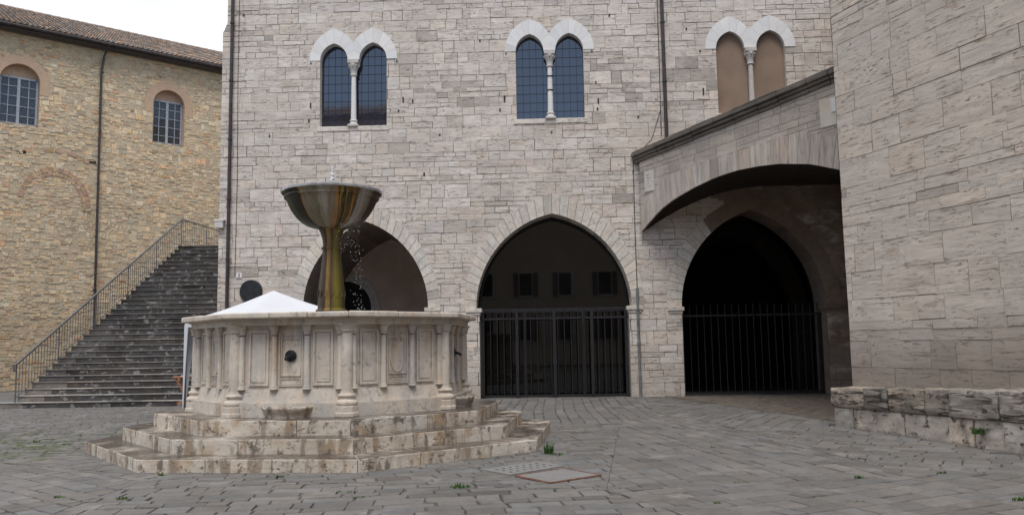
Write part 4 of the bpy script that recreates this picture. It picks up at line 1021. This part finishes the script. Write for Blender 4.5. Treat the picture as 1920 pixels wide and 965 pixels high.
# leaf relief near foot of the column
lf=MB()
for i in range(14):
    a=2*math.pi*i/14; r1=.236
    for s_,(za,zb_,wa) in enumerate(((.30,.42,.03),(.30,.36,.045))):
        p0=Vector((math.cos(a)*r1,math.sin(a)*r1,za)); p1=Vector((math.cos(a+.1)*(r1+.004),math.sin(a+.1)*(r1+.004),zb_)); lf.tube(p0,p1,.018,5,r2=.006)
lf.build('leaf_collar',ALG2,so)
bo=MB(); prof=[(.14,3.70),(.24,3.705),(.245,3.725),(.30,3.727),(.37,3.742),(.44,3.77),(.52,3.822),(.60,3.895),(.67,3.985),(.72,4.065),(.765,4.16),(.79,4.225),(.795,4.235),(.825,4.24),(.835,4.26),(.825,4.28),(.83,4.29),(.868,4.32),(.878,4.35),(.86,4.372),(.82,4.372),(.79,4.34),(.74,4.25),(.6,4.1),(.3,4.0),(0.001,3.98)]
prof=[(r,z-4.0) for r,z in prof]
# gently gadrooned body
k=72; V=[]
for (r,z) in prof:
    for i in range(k):
        a=2*math.pi*i/k; body=1 if -.3<z<.25 and r>.4 else 0; q=r*(1+.013*body*abs(math.cos(a*6))); V.append((q*math.cos(a),q*math.sin(a),z))
F=[(j*k+i,j*k+(i+1)%k,(j+1)*k+(i+1)%k,(j+1)*k+i) for j in range(len(prof)-1) for i in range(k)]
bo.mesh(V,F,smooth=True); bob=bo.build('bowl',ALG,FO); bob.location=(CX,0,4.0)
ww=MB(); ww.vprism([(.80*math.cos(t*math.pi/24),.80*math.sin(t*math.pi/24)) for t in range(48)],.30,.352); ww.build('bowl_water',WAT,bob)
LIP=plain('wet lead lip',(.42,.43,.45),.25,.5,.6,9,.3,.2)
lp=MB(); lp.lathe([(.876,.335),(.892,.342),(.895,.375),(.87,.39),(.81,.388),(.80,.37)],0,0,60); lp.build('bowl_lip',LIP,bob)
nz_=MB(); nz_.lathe([(.07,.30),(.07,.37),(.05,.39),(.02,.42),(.012,.44)],0,0,12); nz_.lathe([(.0,.44),(.012,.44)],0,0,12); nz_.build('nozzle',BRONZ,bob)
# water jet and drops
jt=MB(); random.seed(5)
z=4.40
while z<4.84:
    r_=.032*(1-.5*(z-4.4)/.44)*random.uniform(.7,1.3); jt.lathe([(0.001,z-.03),(r_,z-.012),(r_*1.1,z+.01),(0.001,z+.04)],FC.x+CX+random.uniform(-.012,.012),FC.y+random.uniform(-.012,.012),8); z+=.022
for i in range(26):
    zz=random.uniform(4.45,4.88); rr_=random.uniform(.004,.010); x=FC.x+CX+random.gauss(0,.02+.04*(4.88-zz)); y=FC.y+random.gauss(0,.02); jt.lathe([(0.0005,zz-rr_),(rr_,zz),(.0005,zz+rr_)],x,y,6)
o=jt.build('water_jet',WATW); tag(o,'short white water jet bubbling above the fountain bowl','water jet','',kind='stuff')
if 'group' in o: del o['group']
dp=MB()
for i in range(150):
    u=random.random(); zz=3.85-u*1.65; rr_=random.uniform(.0022,.0052); a=random.gauss(0,1)
    x=FC.x+CX+.55+random.gauss(0,.05)+.05*u; y=FC.y-.55+random.gauss(0,.09)
    if random.random()<.35: x-=random.uniform(.05,.35); zz=random.uniform(3.2,3.85)
    dp.lathe([(0.0005,zz-rr_*1.8),(rr_,zz),(.0005,zz+rr_*1.5)],x,y,6)
o=dp.build('falling_water',WATW); tag(o,'sparse falling water drops dripping from the right underside of the bowl','water',kind='stuff')

# ------------------------------------------------------------------ tent, table
TN=empty('canopy_tent',(-5.97,20.6,0),R(38)); tag(TN,'white pop-up canopy tent standing behind the fountain','tent')
h=1.64; ze=2.34; zt=3.06
cp=MB(); n=8
for k in range(4):
    a_=[Vector((-h,-h,ze)),Vector((h,-h,ze)),Vector((h,h,ze)),Vector((-h,h,ze))]; p,q=a_[k],a_[(k+1)%4]; top=Vector((0,0,zt)); grid=[]
    for i in range(n+1):
        u=i/n; row=[]
        for j in range(n+1):
            v=j/n; e=p.lerp(q,v); s_=e.lerp(top,u); s_.z-=.10*math.sin(math.pi*v)*(1-u)*math.sin(math.pi*min(1,u+.15))*.7; s_.z-=.05*math.sin(math.pi*u); row.append(s_)
        grid.append(row)
    for i in range(n):
        for j in range(n): cp.face([grid[i][j],grid[i][j+1],grid[i+1][j+1],grid[i+1][j]],smooth=True)
    cp.face([p+Vector((0,0,-.16)),q+Vector((0,0,-.16)),q,p])
weld(cp.build('canopy',CLOTH,TN))
for sx,sy in ((-1,-1),(1,-1),(1,1),(-1,1)):
    l=MB(); l.box(sx*(h-.03)-.02,sx*(h-.03)+.02,sy*(h-.03)-.02,sy*(h-.03)+.02,0,ze); lo=l.build('leg',IRONG,TN)
    c=MB(); X,Y=sx*h,sy*h
    for (dx,dy) in ((-sx,0),(0,-sy)):
        c.face([(X,Y,ze-.1),(X+dx*.30,Y+dy*.30,ze-.1),(X+dx*.16,Y+dy*.16,1.2),(X+dx*.05,Y+dy*.05,.05),(X,Y,.05)])
    so_=c.modifiers if False else None
    co=c.build('leg_drape',CLOTH,lo); m=co.modifiers.new('solid','SOLIDIFY'); m.thickness=.012
TB=empty('wooden_table',(-8.45,21.3,0),R(10)); tag(TB,'small orange-brown wooden folding table half hidden behind the white tent leg','table')
t=MB(); t.box(-.20,.75,-.3,.3,.925,.955); bevel(t.build('tabletop',WOOD,TB),.006)
for y in (-.25,.25):
    l=MB(); l.tube((-.12,y,.925),(.14,y,.42),.028,6); l.tube((.14,y,.42),(.02,y,0),.028,6); l.build('leg',WOOD,TB)
    l=MB(); l.tube((.68,y,.925),(.42,y,.42),.028,6); l.tube((.42,y,.42),(.55,y,0),.028,6); l.build('leg',WOOD,TB)
l=MB(); l.box(-.08,.7,-.27,.27,.28,.32); l.build('stretcher',WOOD,TB)
b=MB(); b.box(-.05,.25,-.15,.15,.956,.985); o=bevel(b.build('folded_cloth',CLOTH),.01); o.location=(-8.40,21.3,0); tag(o,'small white folded cloth lying on the wooden table','cloth')

# ------------------------------------------------------------------ drain covers, weeds
def onground(pts,z): return [(x,y,z) for x,y in pts]
slab=mat('drain slab stone',(.20,.195,.19),False,.15,(5,5,5),.2,(20,20,20),bump=.3)
D1=[(-.44,10.83),(.30,11.52),(.66,11.05),(-.07,10.35)]
D2=[(.0,10.28),(.62,10.80),(1.03,10.22),(.40,9.72)]
dc=empty('drain_cover',(.1,10.9,0)); tag(dc,'pierced grey stone drain slab near the fountain steps','drain cover')
def shr(p,k): cx=sum(q[0] for q in p)/4; cy=sum(q[1] for q in p)/4; return [(cx+(x-cx)*k,cy+(y-cy)*k) for x,y in p]
def ccw(p): return p if area(p)>0 else p[::-1]
s=MB(); s.vprism(ccw(shr(D1,.98)),-.02,.030); s.build('slab',slab,dc,world=True)
hm=MB()
for i in range(7):
    for j in range(3):
        u=(i+1.2)/8.4; v=(j+1)/4; p=Vector((*D1[0],0)).lerp(Vector((*D1[1],0)),u).lerp(Vector((*D1[3],0)).lerp(Vector((*D1[2],0)),u),v)
        hm.vprism([(p.x+.022*math.cos(t*math.pi/4),p.y+.022*math.sin(t*math.pi/4)) for t in range(8)],.02,.0315)
hm.build('drain_hole_discs',DARK,dc,world=True)  # flat dark discs, the shade inside the holes painted on the slab
dc2=empty('drain_cover',(.5,10.25,0)); tag(dc2,'plain stone drain slab in a rusty red iron frame, nearest the camera','drain cover')
s=MB(); s.vprism(ccw(shr(D2,.95)),-.02,.031); s.build('slab',slab,dc2,world=True)
s=MB()
for i in range(4):
    p,q=Vector((*D2[i],0)),Vector((*D2[(i+1)%4],0)); s.tube((p.x,p.y,.022),(q.x,q.y,.022),.016,6)
s.build('iron_frame',RUST,dc2,world=True)
def tuft(x,y,r,hh,n,label,z=.0):
    t=MB()
    for i in range(n):
        a=random.uniform(0,2*math.pi); rr_=r*math.sqrt(random.random()); bx,by=rr_*math.cos(a),rr_*math.sin(a)*.6; L_=hh*random.uniform(.5,1.1); ln=random.uniform(0,.7)*L_; d=random.uniform(0,2*math.pi); w_=.004+.003*random.random()
        p=Vector((bx,by,0)); m_=Vector((bx+ln*.4*math.cos(d),by+ln*.4*math.sin(d),L_*.6)); e=Vector((bx+ln*math.cos(d),by+ln*math.sin(d),L_)); s_=Vector((-math.sin(d),math.cos(d),0))*w_
        t.face([p-s_,p+s_,m_+s_,m_-s_]); t.face([m_-s_,m_+s_,e])
    o=t.build('grass_tuft',GRASS); o.location=(x,y,z); tag(o,label,'grass tuft','weeds in the paving joints'); return o
random.seed(99)
TUFTS=[(-.62,9.55,.13,.07,90,'broad low grass tuft in the joints in front of the fountain steps'),
 (-1.9,9.4,.12,.03,45,'flat grass strip in a joint left of the broad tuft'),
 (-1.65,9.05,.10,.03,40,'flat grass strip nearest the fountain centre foreground'),
 (.50,12.35,.07,.20,60,'tall weed beside the right corner of the fountain bottom step'),
 (.60,12.2,.10,.06,40,'low weed at the foot of the tall corner weed'),
 (3.95,9.75,.05,.06,40,'small dark tuft in the middle of the right paving beside a white fleck'),
 (4.95,8.30,.09,.05,60,'bright green tuft at lower right, left one of a pair'),
 (5.45,8.35,.08,.03,35,'thin green tuft at lower right, right one of a pair'),
 (-5.05,9.35,.08,.04,40,'small tuft in the paving left of the fountain front'),
 (-4.25,9.15,.06,.05,45,'small bright tuft below the fountain left corner'),
 (-4.55,10.83,.04,.07,30,'small weed at the foot of the bottom step, left part'),
 (-2.95,10.55,.05,.05,30,'small weed at the foot of the bottom step, centre part'),
 (2.55,9.6,.10,.03,35,'flat weed line in the right middle paving'),
 (3.1,8.7,.12,.03,45,'flat weed line in the right foreground'),
 (3.35,8.35,.10,.03,40,'weed patch in a paving corner at right foreground'),
 (4.6,11.3,.10,.04,40,'dark weed below the right bench, far one'),
 (2.0,8.4,.05,.04,25,'tiny weed in the centre right foreground'),
 (5.05,10.0,.05,.05,25,'tiny reddish weed in the paving below the bench'),
 (-8.6,15.1,.06,.06,40,'dark little weed in the left paving beyond the steps'),
 (-7.8,14.6,.08,.05,40,'weed near the left corner of the fountain steps'),
 (-10.8,12.6,.12,.04,50,'weed on the mossy left paving, nearer one'),
 (3.0,12.8,.05,.04,25,'tiny weed on the fan of long joints right of the fountain')]
for t in TUFTS: tuft(*t)
o=tuft(0,0,.09,.09,110,'green plant growing from a joint of the stone bench near the ground',0); o.location=B0+BD*3.58+Vector((-.98,-.22,0))*.05+Vector((0,0,.22)); o.name='wall_plant'; o['category']='plant'; del o['group']
# moss in the joints at left
ms=MB(); random.seed(31)
for i in range(560):
    x=random.gauss(-9.8,2.2); y=random.gauss(14.2,1.6)
    if x>-6.9+.0 and y<18: continue
    if y<10 or y>19: continue
    u=R(12); L_=random.uniform(.08,.45); w_=random.uniform(.010,.028); y=round(y/.17)*.17+.25*math.sin(x*.25)
    d=Vector((math.cos(u),math.sin(u),0)); nrm=Vector((-d.y,d.x,0))
    p=Vector((x,y,.022)); pts=[p-d*L_/2,p-nrm*w_,p+d*L_/2,p+nrm*w_]
    top=p+Vector((0,0,.008))
    for a_,b_ in zip(pts,pts[1:]+pts[:1]): ms.face([a_,b_,top])
o=ms.build('moss',MOSS); tag(o,'green moss growing in the paving joints left of the fountain','moss',kind='stuff')

# ------------------------------------------------------------------ houses across the square (behind the camera, mirrored in the glass)
def house(name,x0,x1,y,H,label,cols,rows,zs):
    Hh=empty(name,((x0+x1)/2,y,0)); tag(Hh,label,'house')
    b=MB(); b.box(x0,x1,y-8,y,0,H); b.build('wall',HOUSE,Hh,world=True)
    r_=MB(); r_.mesh([(x0-.4,y+.5,H),(x1+.4,y+.5,H),(x1+.4,y-8.5,H),(x0-.4,y-8.5,H),(x0-.4,y-4,H+2),(x1+.4,y-4,H+2)],[(0,4,5,1),(2,5,4,3),(0,1,2,3),(0,3,4),(1,5,2)]); r_.build('roof',TILE,Hh,world=True)
    for i in range(cols):
        for z in zs:
            cx=x0+(x1-x0)*(i+.5)/cols; f=MB(); f.box(cx-.7,cx+.7,y,y+.08,z-.15,z+1.95); fo=f.build('window',WHITC,Hh,world=True)
            p=MB(); p.box(cx-.5,cx+.5,y+.07,y+.09,z,z+1.8)
            pm=p.build('pane',DARK,fo); 
            inv=Hh.matrix_basis.inverted(); pm.data.transform(inv)
            s_=MB(); 
            for sx in ((-1,1) if i%2 else (-1,)): s_.box(cx+sx*.78-.2,cx+sx*.78+.2,y+.085,y+.13,z-.05,z+1.85)
            sm_=s_.build('shutter',plain('shutter brown',(.12,.08,.06),.7),fo); sm_.data.transform(inv)
house('plastered_house',-30,-6.8,-14,20.5,'tall plastered house across the square, mirrored in the left palazzo windows',5,2,(2.5,6.4,10.2,13.6,17))
house('plastered_house',-6.6,25.4,-15,13.0,'lower plastered house across the square, mirrored in the glazed arch',10,2,(2.0,5.6))
bpy.context.view_layer.update()
